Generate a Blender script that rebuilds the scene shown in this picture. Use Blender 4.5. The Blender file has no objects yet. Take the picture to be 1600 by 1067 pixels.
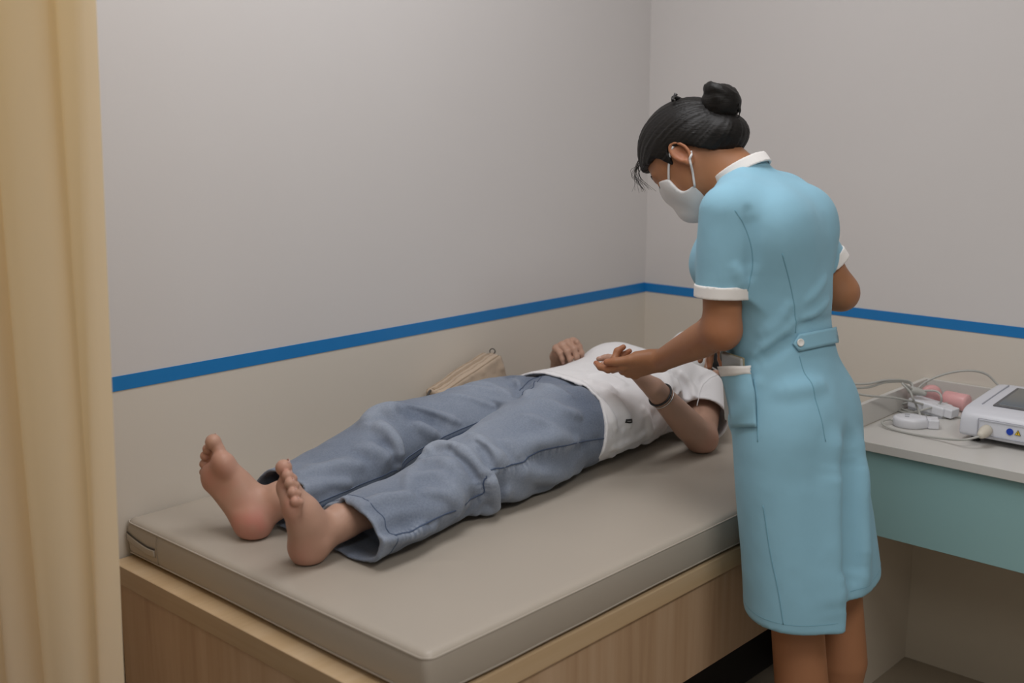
import bpy, bmesh, math, random
import numpy as np
from mathutils import Vector, Matrix

random.seed(7); rng = np.random.default_rng(7)
SC = bpy.context.scene
COL = SC.collection

# ------------------------------------------------------------------ camera, world, lights, exposure
CAM = np.array([-2.961, -2.157, 1.5])
RX = np.array([0.67976994, -0.73342359, -0.00163343])      # camera right
RY = np.array([0.14383656, 0.13112965, 0.98087515])        # camera up
RZ = np.array([-0.71918278, -0.66700439, 0.19463112])      # camera back
FPX = 1770.0
cd = bpy.data.cameras.new('camera'); cam = bpy.data.objects.new('camera', cd); COL.objects.link(cam)
cd.sensor_width = 36.0; cd.lens = FPX / 1600.0 * 36.0; cd.clip_start = 0.05
m = Matrix.Identity(4)
for i in range(3):
    m[i][0] = RX[i]; m[i][1] = RY[i]; m[i][2] = RZ[i]; m[i][3] = CAM[i]
cam.matrix_world = m
cd.dof.use_dof = True; cd.dof.focus_distance = 2.5; cd.dof.aperture_fstop = 2.8
SC.camera = cam

SC.view_settings.view_transform = 'Standard'; SC.view_settings.look = 'None'
SC.view_settings.gamma = 1.0; SC.view_settings.use_curve_mapping = False
SC.view_settings.exposure = 0.0

W = bpy.data.worlds.new('world'); SC.world = W; W.use_nodes = True
W.node_tree.nodes['Background'].inputs[0].default_value = (0.9, 0.95, 1.0, 1)
W.node_tree.nodes['Background'].inputs[1].default_value = 0.0

def area(name, loc, size, power, color=(1, 0.96, 0.90), rot=(0, 0, 0)):
    l = bpy.data.lights.new(name, 'AREA'); l.shape = 'RECTANGLE'; l.size = size[0]; l.size_y = size[1]
    l.energy = power; l.color = color
    o = bpy.data.objects.new(name, l); COL.objects.link(o); o.location = loc; o.rotation_euler = rot
    return o
area('ceiling_lamp', (-1.45, -.80, 2.70), (1.5, .7), 20.5, (.985, .98, 1.0))
area('ceiling_lamp', (-1.9, -2.6, 2.70), (1.2, .6), 24, (1.0, .97, .935))
area('ceiling_lamp', (-3.6, -2.6, 2.70), (1.2, .6), 14, (1.0, .965, .92))

# ------------------------------------------------------------------ tagging helpers
def thing(name, label, cat, loc=(0, 0, 0), group=None):
    o = bpy.data.objects.new(name, None); COL.objects.link(o); o.location = loc
    o.empty_display_size = 0.05
    o['label'] = label; o['category'] = cat
    if group: o['group'] = group
    bpy.context.view_layer.update()
    return o
def link(name, me, mat=None, parent=None, label=None, kind=None, smooth=True):
    o = bpy.data.objects.new(name, me); COL.objects.link(o)
    if mat is not None:
        me.materials.clear()
        for k in (mat if isinstance(mat, (list, tuple)) else [mat]): me.materials.append(k)
    if parent is not None:
        o.parent = parent
        p = parent; off = Vector((0, 0, 0))
        while p is not None:
            off += p.location; p = p.parent
        o.location = -off if parent.parent is None else Vector((0, 0, 0))   # meshes are authored in world space
    if label: o['label'] = label
    if kind: o['kind'] = kind
    if smooth:
        for p in me.polygons: p.use_smooth = True
    return o
def tag(o, label, cat, group=None):
    o['label'] = label; o['category'] = cat
    if group: o['group'] = group
    return o
def bm_mesh(bm, name='m'):
    me = bpy.data.meshes.new(name); bm.to_mesh(me); bm.free(); return me
def box_bm(lo, hi, bevel=0.0, seg=2):
    bm = bmesh.new()
    bmesh.ops.create_cube(bm, size=1)
    for v in bm.verts:
        for i in range(3): v.co[i] = lo[i] + (v.co[i] + .5) * (hi[i] - lo[i])
    if bevel > 0:
        bmesh.ops.bevel(bm, geom=bm.edges[:], offset=bevel, segments=seg, profile=.5, affect='EDGES')
    return bm
def box(name, lo, hi, mat, parent=None, bevel=0.002, seg=2, label=None, kind=None, smooth=False):
    return link(name, bm_mesh(box_bm(lo, hi, bevel, seg), name), mat, parent, label, kind, smooth)
def join_mesh(meshes, name='m'):
    V = []; Fc = []; n0 = 0
    for (v, f) in meshes:
        V.append(np.asarray(v, float)); Fc += [tuple(int(i) + n0 for i in q) for q in f]; n0 += len(v)
    me = bpy.data.meshes.new(name); me.from_pydata(np.concatenate(V).tolist(), [], Fc); me.update(); return me
def frames(pts):
    pts = np.asarray(pts, float); n = len(pts)
    T = np.gradient(pts, axis=0); T /= np.linalg.norm(T, axis=1)[:, None] + 1e-12
    a = np.array([0, 0, 1.0]) if abs(T[0][2]) < .9 else np.array([1.0, 0, 0])
    N = np.cross(T[0], a); N /= np.linalg.norm(N); Ns = [N]
    for i in range(1, n):
        N = Ns[-1] - T[i] * Ns[-1].dot(T[i]); N /= np.linalg.norm(N) + 1e-12; Ns.append(N)
    Ns = np.array(Ns); return T, Ns, np.cross(T, Ns)
def smooth_path(pts, n=40):
    """Catmull-Rom through the points"""
    p = np.asarray(pts, float); p = np.vstack([2 * p[0] - p[1], p, 2 * p[-1] - p[-2]])
    out = []; k = len(p) - 3
    for t in np.linspace(0, k - 1e-9, n):
        i = int(t); u = t - i; a, b, c, d = p[i:i + 4]
        out.append(.5 * (2 * b + (c - a) * u + (2 * a - 5 * b + 4 * c - d) * u * u + (3 * b - a - 3 * c + d) * u ** 3))
    return np.array(out)
def tube_vf(pts, r, seg=8, closed=False, caps=True):
    pts = np.asarray(pts, float); n = len(pts); r = np.broadcast_to(np.asarray(r, float), (n,))
    T, N, B = frames(pts); V = []; Fc = []
    for i in range(n):
        for k in range(seg):
            a = 2 * math.pi * k / seg
            V.append(pts[i] + r[i] * (math.cos(a) * N[i] + math.sin(a) * B[i]))
    rng_ = n if closed else n - 1
    for i in range(rng_):
        for k in range(seg):
            j = (i + 1) % n; q = (k + 1) % seg
            Fc.append((i * seg + k, i * seg + q, j * seg + q, j * seg + k))
    if caps and not closed:
        Fc.append(tuple(range(seg - 1, -1, -1))); Fc.append(tuple((n - 1) * seg + k for k in range(seg)))
    return V, Fc
def tube(name, pts, r, mat, parent=None, seg=8, closed=False, **kw):
    return link(name, join_mesh([tube_vf(pts, r, seg, closed)], name), mat, parent, **kw)
def lathe_vf(profile, origin, axis=(0, 0, 1), seg=24):
    A = np.array(axis, float); A /= np.linalg.norm(A)
    u = np.cross(A, [0, 0, 1.0]) if abs(A[2]) < .9 else np.cross(A, [1.0, 0, 0]); u /= np.linalg.norm(u); w = np.cross(A, u)
    V = []; Fc = []; o = np.array(origin, float); n = len(profile)
    for (r, h) in profile:
        for k in range(seg):
            a = 2 * math.pi * k / seg; V.append(o + A * h + r * (u * math.cos(a) + w * math.sin(a)))
    for i in range(n - 1):
        for k in range(seg):
            q = (k + 1) % seg; Fc.append((i * seg + k, i * seg + q, (i + 1) * seg + q, (i + 1) * seg + k))
    Fc.append(tuple(range(seg - 1, -1, -1))); Fc.append(tuple((n - 1) * seg + k for k in range(seg)))
    return V, Fc
def prism_vf(poly, o, ux, uy, depth):
    """flat polygon in plane (o,ux,uy) extruded by vector depth"""
    o = np.array(o, float); ux = np.array(ux, float); uy = np.array(uy, float); d = np.array(depth, float); n = len(poly)
    V = [o + ux * a + uy * b for a, b in poly] + [o + ux * a + uy * b + d for a, b in poly]
    Fc = [tuple(range(n - 1, -1, -1)), tuple(range(n, 2 * n))] + [(i, (i + 1) % n, n + (i + 1) % n, n + i) for i in range(n)]
    return V, Fc

# ------------------------------------------------------------------ signed distance modelling (numpy) + surface nets
def ray(px, py):
    d = RX * (px - 800.0) - RY * (py - 533.5) - RZ * FPX
    return d / np.linalg.norm(d)
def on_z(px, py, z): d = ray(px, py); return CAM + d * ((z - CAM[2]) / d[2])
def on_x(px, py, x): d = ray(px, py); return CAM + d * ((x - CAM[0]) / d[0])
def on_y(px, py, y): d = ray(px, py); return CAM + d * ((y - CAM[1]) / d[1])
def V3(*a): return np.array(a, float)
def nrm(v): v = np.asarray(v, float); return v / np.linalg.norm(v)

def vnoise(x, y, z, seed=0):
    """smooth value noise in [-1,1], any shape"""
    x = np.asarray(x, float); y = np.asarray(y, float); z = np.asarray(z, float)
    xi, yi, zi = np.floor(x).astype(np.int64), np.floor(y).astype(np.int64), np.floor(z).astype(np.int64)
    u, v, w = x - xi, y - yi, z - zi; u = u * u * (3 - 2 * u); v = v * v * (3 - 2 * v); w = w * w * (3 - 2 * w)
    def h(a, b, c):
        n = (a * 374761393 + b * 668265263 + c * 2147483647 + seed * 974634777) & 0xffffffff
        n = ((n ^ (n >> 13)) * 1274126177) & 0xffffffff; return ((n ^ (n >> 16)) & 0xffff) / 32767.5 - 1
    def l(a, b, t): return a + (b - a) * t
    return l(l(l(h(xi, yi, zi), h(xi + 1, yi, zi), u), l(h(xi, yi + 1, zi), h(xi + 1, yi + 1, zi), u), v),
             l(l(h(xi, yi, zi + 1), h(xi + 1, yi, zi + 1), u), l(h(xi, yi + 1, zi + 1), h(xi + 1, yi + 1, zi + 1), u), v), w)
class Field:
    def __init__(s): s.p = []; s.warp = None
    def add(s, fn, lo, hi, k=0.02, op='+'): s.p.append((fn, np.array(lo, float), np.array(hi, float), k, op)); return s
    # --- primitives
    def cone(s, a, b, ra, rb, k=.02, op='+', sq=None):
        """capsule from a to b with radii ra..rb; sq=(axis, factor) squashes it along the axis"""
        a = np.array(a, float); b = np.array(b, float); ba = b - a; L2 = max(ba.dot(ba), 1e-9)
        if sq is not None: u = nrm(sq[0]); q = 1 / sq[1] - 1; mn = min(1.0, sq[1]) ** .5
        def fn(x, y, z):
            dx, dy, dz = x - a[0], y - a[1], z - a[2]
            h = np.clip((dx * ba[0] + dy * ba[1] + dz * ba[2]) / L2, 0, 1)
            ex, ey, ez = dx - h * ba[0], dy - h * ba[1], dz - h * ba[2]
            if sq is not None:
                t = (ex * u[0] + ey * u[1] + ez * u[2]) * q
                ex = ex + t * u[0]; ey = ey + t * u[1]; ez = ez + t * u[2]
            d = np.sqrt(ex * ex + ey * ey + ez * ez) - (ra + (rb - ra) * h)
            return d * mn if sq is not None else d
        R = max(ra, rb) * (max(1, sq[1]) if sq is not None else 1)
        return s.add(fn, np.minimum(a, b) - R, np.maximum(a, b) + R, k, op)
    def chain(s, pts, rs, k=.02, op='+', sq=None):
        pts = np.asarray(pts, float); rs = np.broadcast_to(np.asarray(rs, float), (len(pts),))
        segs = []
        for i in range(len(pts) - 1):
            f = Field(); f.cone(pts[i], pts[i + 1], rs[i], rs[i + 1], sq=sq); segs.append(f.p[0][0])
        def fn(x, y, z):
            d = segs[0](x, y, z)
            for g in segs[1:]: d = np.minimum(d, g(x, y, z))
            return d
        R = rs.max() * (max(1, sq[1]) if sq is not None else 1)
        return s.add(fn, pts.min(0) - R, pts.max(0) + R, k, op)
    def ell(s, c, r, M=None, k=.02, op='+'):
        c = np.array(c, float); r = np.array(r, float); M = np.eye(3) if M is None else np.array(M, float)   # rows = axes
        def fn(x, y, z):
            dx, dy, dz = x - c[0], y - c[1], z - c[2]
            q = [dx * M[i][0] + dy * M[i][1] + dz * M[i][2] for i in range(3)]
            k0 = np.sqrt((q[0] / r[0]) ** 2 + (q[1] / r[1]) ** 2 + (q[2] / r[2]) ** 2)
            k1 = np.sqrt((q[0] / r[0] ** 2) ** 2 + (q[1] / r[1] ** 2) ** 2 + (q[2] / r[2] ** 2) ** 2) + 1e-6
            return k0 * (k0 - 1) / k1
        R = np.sqrt(((M * r[:, None]) ** 2).sum(0)) + 0.003
        return s.add(fn, c - R, c + R, k, op)
    def loft(s, O, A, U, Vv, rings, k=.02, op='+', p=2.0):
        """rings: (t, cu, cv, ru, rv) along axis A from O, ellipse in U,V (orthonormal)"""
        O = np.array(O, float); A = nrm(A); U = nrm(U); Vv = nrm(Vv); rg = np.array(rings, float)
        # densify smoothly
        tt = np.linspace(rg[0, 0], rg[-1, 0], 160); cols = []
        from_ = rg
        def cub(xs, ys, x):
            m_ = np.gradient(ys, xs); i = np.clip(np.searchsorted(xs, x) - 1, 0, len(xs) - 2); h = xs[i + 1] - xs[i]; u = (x - xs[i]) / h
            return ((2 * u ** 3 - 3 * u ** 2 + 1) * ys[i] + (u ** 3 - 2 * u ** 2 + u) * h * m_[i] + (-2 * u ** 3 + 3 * u ** 2) * ys[i + 1] + (u ** 3 - u ** 2) * h * m_[i + 1])
        for j in range(1, 5): cols.append(cub(rg[:, 0], rg[:, j], tt))
        def fn(x, y, z):
            dx, dy, dz = x - O[0], y - O[1], z - O[2]
            t = dx * A[0] + dy * A[1] + dz * A[2]; a = dx * U[0] + dy * U[1] + dz * U[2]; b = dx * Vv[0] + dy * Vv[1] + dz * Vv[2]
            tc = np.clip(t, tt[0], tt[-1])
            cu, cv, ru, rv = [np.interp(tc, tt, c) for c in cols]
            A1 = np.abs(a - cu); B1 = np.abs(b - cv)
            if p == 2.0:
                k0 = np.sqrt((A1 / ru) ** 2 + (B1 / rv) ** 2); k1 = np.sqrt((A1 / ru ** 2) ** 2 + (B1 / rv ** 2) ** 2) + 1e-4
                d = np.where(k0 < .2, -np.minimum(ru, rv) * (1 - k0), k0 * (k0 - 1) / k1)
            else:
                k0 = ((A1 / ru) ** p + (B1 / rv) ** p + 1e-12) ** (1 / p); d = (k0 - 1) * np.minimum(ru, rv)
            e = np.abs(t - tc)
            return np.where(e > 0, np.where(d > 0, np.sqrt(d * d + e * e), np.maximum(d, e)), np.maximum(d, -1.0))
        cs = []
        for i in range(0, 160, 3):
            for su in (-1, 1):
                for sv in (-1, 1):
                    cs.append(O + A * tt[i] + U * (cols[0][i] + su * cols[2][i]) + Vv * (cols[1][i] + sv * cols[3][i]))
        cs = np.array(cs)
        return s.add(fn, cs.min(0) - .01, cs.max(0) + .01, k, op)
    def wrinkle(s, fn): s.p.append((fn, np.zeros(3), np.zeros(3), 0, 'w')); return s
    def hollow(s, region, lo, hi, th): s.p.append((region, np.array(lo, float), np.array(hi, float), th, 'c')); return s
    def half(s, pt, n_, op='&', k=0.0):
        """keeps the side opposite to normal n_ (op '&')"""
        pt = np.array(pt, float); n_ = nrm(n_)
        def fn(x, y, z): return (x - pt[0]) * n_[0] + (y - pt[1]) * n_[1] + (z - pt[2]) * n_[2]
        return s.add(fn, [-9] * 3, [9] * 3, k, op)
    @staticmethod
    def comb(Fv, d, k, op):
        if op == '+':
            if k <= 0: return np.minimum(Fv, d)
            h = np.maximum(k - np.abs(Fv - d), 0) / k; return np.minimum(Fv, d) - h * h * k * .25
        if op == '-': d = -d
        if k <= 0: return np.maximum(Fv, d)
        h = np.maximum(k - np.abs(Fv - d), 0) / k; return np.maximum(Fv, d) + h * h * k * .25
    def pts(s, P):
        P = np.atleast_2d(np.asarray(P, float)); x, y, z = P.T; F_ = np.full(len(P), 10.0)
        l0 = P.min(0); h0 = P.max(0)
        for fn, lo, hi, k, op in s.p:
            if op == '+' or op == '-':
                lb = np.linalg.norm(np.maximum(0, np.maximum(lo - h0, l0 - hi)))
                if lb > k + (F_.max() if op == '+' else .06): continue
            if op == 'w':
                m_ = np.abs(F_) < .06
                if m_.any(): F_[m_] += fn(x[m_], y[m_], z[m_])
            elif op == 'c': F_ = np.maximum(F_, -np.maximum(F_ + k, fn(x, y, z)))
            else: F_ = s.comb(F_, fn(x, y, z), k, op)
        if s.warp is not None: F_ = F_ + s.warp(x, y, z)
        return F_
    def grid(s, lo, hi, vox):
        lo = np.array(lo, float); hi = np.array(hi, float); n = np.ceil((hi - lo) / vox).astype(int) + 1
        ax = [lo[i] + vox * np.arange(n[i]) for i in range(3)]
        F_ = np.full(n, 10.0, np.float32)
        for fn, a, b, k, op in s.p:
            if op == 'w':
                idx = np.argwhere(np.abs(F_) < .025)
                if len(idx):
                    P = lo + idx * vox; F_[tuple(idx.T)] += fn(P[:, 0], P[:, 1], P[:, 2])
                continue
            pad = k + 4 * vox + (.012 if s.warp is not None else 0)
            i0 = np.maximum(np.floor((a - pad - lo) / vox).astype(int), 0); i1 = np.minimum(np.ceil((b + pad - lo) / vox).astype(int) + 1, n)
            if (i1 <= i0).any(): continue
            sl = tuple(slice(i0[j], i1[j]) for j in range(3))
            x = ax[0][sl[0]][:, None, None]; y = ax[1][sl[1]][None, :, None]; z = ax[2][sl[2]][None, None, :]
            F_[sl] = np.maximum(F_[sl], -np.maximum(F_[sl] + k, fn(x, y, z))) if op == 'c' else s.comb(F_[sl], fn(x, y, z), k, op)
        if s.warp is not None:
            idx = np.argwhere(np.abs(F_) < .03)
            if len(idx):
                P = lo + idx * vox; F_[tuple(idx.T)] += s.warp(P[:, 0], P[:, 1], P[:, 2])
        return F_, lo
    def bounds(s):
        L = [p for p in s.p if p[4] == '+']; return np.min([p[1] for p in L], 0) - .012, np.max([p[2] for p in L], 0) + .012
    def mesh(s, vox, lo=None, hi=None, keep=None, smooth=1):
        l0, h0 = s.bounds(); lo = l0 if lo is None else np.maximum(l0, lo); hi = h0 if hi is None else np.minimum(h0, hi)
        F_, lo = s.grid(lo, hi, vox); V, Q = surface_nets(F_, lo, vox)
        V = relax(V, Q, smooth)
        if keep is not None:
            ok = keep(V[Q].mean(1)); Q = Q[ok]
            used = np.unique(Q); mp = -np.ones(len(V), int); mp[used] = np.arange(len(used)); V = V[used]; Q = mp[Q]
        return V, Q
    def hits(s, pix, tmin=1.2, tmax=4.0):
        """first surface points met by the view rays through the pixels (closest approach where a ray just misses)"""
        Dr = np.array([ray(*q) for q in pix]); n = len(Dr); t = np.full(n, tmin); bv = np.full(n, 9.0); bt = t.copy(); live = np.arange(n); done = np.zeros(n, bool)
        for _ in range(160):
            v = s.pts(CAM + Dr[live] * t[live, None]); imp = v < bv[live]; bv[live[imp]] = v[imp]; bt[live[imp]] = t[live[imp]]
            done[live[v < 5e-4]] = True; go = (v >= 5e-4); live = live[go]; v = v[go]
            t[live] += np.clip(v * .7, 4e-4, .25); live = live[t[live] <= tmax]
            if not len(live): break
        return [CAM + Dr[i] * bt[i] if (done[i] or bv[i] < .08) else None for i in range(n)]
    def hit(s, px, py): return s.hits([(px, py)])[0]
    def normal(s, P, e=.002):
        P = np.atleast_2d(P); g = np.stack([s.pts(P + np.eye(3)[i] * e) - s.pts(P - np.eye(3)[i] * e) for i in range(3)], 1)
        return g / (np.linalg.norm(g, axis=1)[:, None] + 1e-9)
    def snap(s, P, off=0.0, it=4):
        P = np.atleast_2d(np.asarray(P, float)).copy()
        for _ in range(it): P -= s.normal(P) * (s.pts(P)[:, None] - off) * .9
        return P
    def trace(s, pix, off=0.0, n=40):
        """path of pixels -> smooth path lying on the surface"""
        h = [q for q in s.hits(pix) if q is not None]
        return s.snap(smooth_path(h, n), off)

def surface_nets(F_, lo, vox):
    S = F_ < 0; n = F_.shape
    c = np.zeros([i - 1 for i in n], np.int8)
    for a in (0, 1):
        for b in (0, 1):
            for d in (0, 1): c += S[a:n[0] - 1 + a, b:n[1] - 1 + b, d:n[2] - 1 + d]
    act = (c > 0) & (c < 8); idx = np.argwhere(act); ids = np.full(act.shape, -1, np.int64); ids[tuple(idx.T)] = np.arange(len(idx))
    acc = np.zeros((len(idx), 3)); cnt = np.zeros(len(idx))
    cor = [(a, b, d) for a in (0, 1) for b in (0, 1) for d in (0, 1)]
    val = {q: F_[idx[:, 0] + q[0], idx[:, 1] + q[1], idx[:, 2] + q[2]].astype(float) for q in cor}
    for q in cor:
        for ax in range(3):
            if q[ax] == 0:
                r = list(q); r[ax] = 1; r = tuple(r); f0 = val[q]; f1 = val[r]; m_ = (f0 < 0) != (f1 < 0)
                t = np.where(m_, f0 / np.where(m_, f0 - f1, 1), 0); p = np.tile(np.array(q, float), (len(idx), 1)); p[:, ax] = t
                acc[m_] += p[m_]; cnt[m_] += 1
    V = lo + (idx + acc / cnt[:, None]) * vox
    Q = []
    for ax in range(3):
        u, w = (ax + 1) % 3, (ax + 2) % 3
        sl0 = [slice(None)] * 3; sl1 = [slice(None)] * 3; sl0[ax] = slice(0, n[ax] - 1); sl1[ax] = slice(1, n[ax])
        A0 = S[tuple(sl0)]; A1 = S[tuple(sl1)]; e = np.argwhere(A0 != A1)
        e = e[(e[:, u] > 0) & (e[:, w] > 0) & (e[:, u] < n[u] - 1) & (e[:, w] < n[w] - 1)]
        if not len(e): continue
        ins = A0[tuple(e.T)]
        def g(du, dw):
            k = e.copy(); k[:, u] += du; k[:, w] += dw; return ids[tuple(k.T)]
        q = np.stack([g(-1, -1), g(0, -1), g(0, 0), g(-1, 0)], 1)
        q[~ins] = q[~ins][:, ::-1]; Q.append(q)
    Q = np.concatenate(Q); Q = Q[(Q >= 0).all(1)]
    return V, Q
def relax(V, Q, it):
    if it <= 0: return V
    E = np.concatenate([Q[:, [0, 1]], Q[:, [1, 2]], Q[:, [2, 3]], Q[:, [3, 0]]])
    deg = np.bincount(E.ravel(), minlength=len(V)).astype(float)[:, None]; deg[deg == 0] = 1
    for k in range(it):
        for lam in (.5, -.52):
            S = np.zeros_like(V)
            for i in range(3): S[:, i] = np.bincount(E[:, 0], V[E[:, 1], i], len(V)) + np.bincount(E[:, 1], V[E[:, 0], i], len(V))
            V = V + lam * (S / deg - V)
    return V
def np_mesh(parts, name='m'):
    V = []; Qs = []; n0 = 0
    for v, q in parts: V.append(v); Qs.append(q + n0); n0 += len(v)
    V = np.concatenate(V).astype(np.float32); Q = np.concatenate(Qs).astype(np.int32)
    me = bpy.data.meshes.new(name); me.vertices.add(len(V)); me.vertices.foreach_set('co', V.ravel())
    me.loops.add(Q.size); me.loops.foreach_set('vertex_index', Q.ravel())
    me.polygons.add(len(Q)); me.polygons.foreach_set('loop_start', np.arange(len(Q), dtype=np.int32) * 4); me.polygons.foreach_set('loop_total', np.full(len(Q), 4, np.int32))
    me.update(calc_edges=True); me.validate(); return me
def ribbon(field, P, w, off=.0012, th=.0012, side=None):
    """flat strip following a path on a field's surface: verts/faces"""
    P = np.asarray(P, float); N = field.normal(P); T = np.gradient(P, axis=0); T /= np.linalg.norm(T, axis=1)[:, None] + 1e-12
    B = np.cross(N, T); B /= np.linalg.norm(B, axis=1)[:, None]; w = np.broadcast_to(np.asarray(w, float), (len(P),))[:, None]
    rows = []
    for sft in (-1, -.5, 0, .5, 1): rows.append(field.snap(P + B * w * .5 * sft, 0.0, 3))
    m_ = len(rows); n_ = len(P); top = [r + N * off for r in rows]; bot = [r - N * th for r in rows]
    V = np.concatenate(top + bot); Fc = []
    for j in range(m_ - 1):
        for i in range(n_ - 1):
            a = j * n_ + i; Fc.append((a, a + 1, a + n_ + 1, a + n_)); o = m_ * n_; Fc.append((o + a, o + a + n_, o + a + n_ + 1, o + a + 1))
    o = m_ * n_
    for i in range(n_ - 1):
        a = i; Fc.append((a, o + a, o + a + 1, a + 1)); a = (m_ - 1) * n_ + i; Fc.append((a, a + 1, o + a + 1, o + a))
    for i in (0, n_ - 1):
        for j in range(m_ - 1):
            a = j * n_ + i; Fc.append((a, a + n_, o + a + n_, o + a) if i == 0 else (a, o + a, o + a + n_, a + n_))
    return V, Fc
def patch_vf(field, quad, nu, nv, off, th):
    """quad of 4 world corners -> patch snapped on the field, with thickness"""
    q = np.asarray(quad, float); u = np.linspace(0, 1, nu); v = np.linspace(0, 1, nv); P = []
    for b in v:
        for a in u: P.append((q[0] * (1 - a) + q[1] * a) * (1 - b) + (q[3] * (1 - a) + q[2] * a) * b)
    P = field.snap(np.array(P), 0.0, 5); N = field.normal(P); V = np.concatenate([P + N * off, P - N * th]); Fc = []; o = nu * nv
    for j in range(nv - 1):
        for i in range(nu - 1):
            a = j * nu + i; Fc.append((a, a + 1, a + nu + 1, a + nu)); Fc.append((o + a, o + a + nu, o + a + nu + 1, o + a + 1))
    ring = [i for i in range(nu)] + [j * nu + nu - 1 for j in range(1, nv)] + [(nv - 1) * nu + i for i in range(nu - 2, -1, -1)] + [j * nu for j in range(nv - 2, 0, -1)]
    for i in range(len(ring)):
        a, b = ring[i], ring[(i + 1) % len(ring)]; Fc.append((a, o + a, o + b, b))
    return V, Fc

# ------------------------------------------------------------------ materials
def mat(name, color, rough=.6, noise=None, bump=None, spec=.5, metallic=0.0, sheen=0.0, trans=0.0, sss=0.0, coat=0.0):
    """noise=(scale, amount[, stretch]) varies the colour; bump=(scale, strength, distance[, stretch])"""
    M = bpy.data.materials.new(name); M.use_nodes = True; nt = M.node_tree; b = nt.nodes['Principled BSDF']
    b.inputs['Base Color'].default_value = (*color, 1); b.inputs['Roughness'].default_value = rough
    b.inputs['Specular IOR Level'].default_value = spec; b.inputs['Metallic'].default_value = metallic
    b.inputs['Sheen Weight'].default_value = sheen; b.inputs['Transmission Weight'].default_value = trans
    b.inputs['Coat Weight'].default_value = coat
    if sss: b.inputs['Subsurface Weight'].default_value = sss; b.inputs['Subsurface Radius'].default_value = (.012, .005, .003); b.inputs['Subsurface Scale'].default_value = 1.0
    tc = nt.nodes.new('ShaderNodeTexCoord')
    def nz(scale, stretch=None, detail=4):
        t = nt.nodes.new('ShaderNodeTexNoise'); t.inputs['Scale'].default_value = scale; t.inputs['Detail'].default_value = detail
        if stretch is not None:
            mp = nt.nodes.new('ShaderNodeMapping'); mp.inputs['Scale'].default_value = stretch
            nt.links.new(tc.outputs['Object'], mp.inputs[0]); nt.links.new(mp.outputs[0], t.inputs[0])
        else: nt.links.new(tc.outputs['Object'], t.inputs[0])
        return t
    if noise:
        t = nz(noise[0], noise[2] if len(noise) > 2 else None); mx = nt.nodes.new('ShaderNodeMix'); mx.data_type = 'RGBA'
        k = noise[1]; mx.inputs[6].default_value = (*[c * (1 - k) for c in color], 1); mx.inputs[7].default_value = (*[min(1, c * (1 + k)) for c in color], 1)
        nt.links.new(t.outputs[0], mx.inputs[0]); nt.links.new(mx.outputs[2], b.inputs['Base Color'])
    if bump:
        t = nz(bump[0], bump[3] if len(bump) > 3 else None, 3); bp = nt.nodes.new('ShaderNodeBump'); bp.inputs['Strength'].default_value = bump[1]; bp.inputs['Distance'].default_value = bump[2]
        nt.links.new(t.outputs[0], bp.inputs['Height']); nt.links.new(bp.outputs[0], b.inputs['Normal'])
    return M

# ------------------------------------------------------------------ materials of the setting
def wall_material(name):
    M = mat(name, (.62, .6, .59), .55, bump=(90, .06, .002)); nt = M.node_tree; b = nt.nodes['Principled BSDF']
    tc = nt.nodes.new('ShaderNodeTexCoord'); sx = nt.nodes.new('ShaderNodeSeparateXYZ'); nt.links.new(tc.outputs['Object'], sx.inputs[0])
    lt = nt.nodes.new('ShaderNodeMath'); lt.operation = 'LESS_THAN'; lt.inputs[1].default_value = STRIPE_Z
    nt.links.new(sx.outputs['Z'], lt.inputs[0])
    nz = nt.nodes.new('ShaderNodeTexNoise'); nz.inputs['Scale'].default_value = 1.6; nz.inputs['Detail'].default_value = 3
    nt.links.new(tc.outputs['Object'], nz.inputs[0])
    def two(a, c):
        mx = nt.nodes.new('ShaderNodeMix'); mx.data_type = 'RGBA'; mx.inputs[6].default_value = (*a, 1); mx.inputs[7].default_value = (*c, 1)
        nt.links.new(nz.outputs[0], mx.inputs[0]); return mx
    up = two((.60, .575, .565), (.635, .615, .605)); dn = two((.62, .57, .50), (.65, .60, .53))
    mx = nt.nodes.new('ShaderNodeMix'); mx.data_type = 'RGBA'
    nt.links.new(lt.outputs[0], mx.inputs[0]); nt.links.new(up.outputs[2], mx.inputs[6]); nt.links.new(dn.outputs[2], mx.inputs[7])
    nt.links.new(mx.outputs[2], b.inputs['Base Color']); return M
STRIPE_Z = 0.958
M_wall = wall_material('painted_wall')
M_plain = mat('plain_wall_paint', (.62, .6, .58), .6)
M_ceil = mat('ceiling_paint', (.75, .74, .72), .7)
M_floor = mat('floor_tile', (.30, .25, .19), .3, noise=(6, .12))
M_blue = mat('blue_stripe_paint', (.009, .18, .48), .45, noise=(30, .05))
M_base = mat('skirting_paint', (.55, .51, .45), .45)

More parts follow.
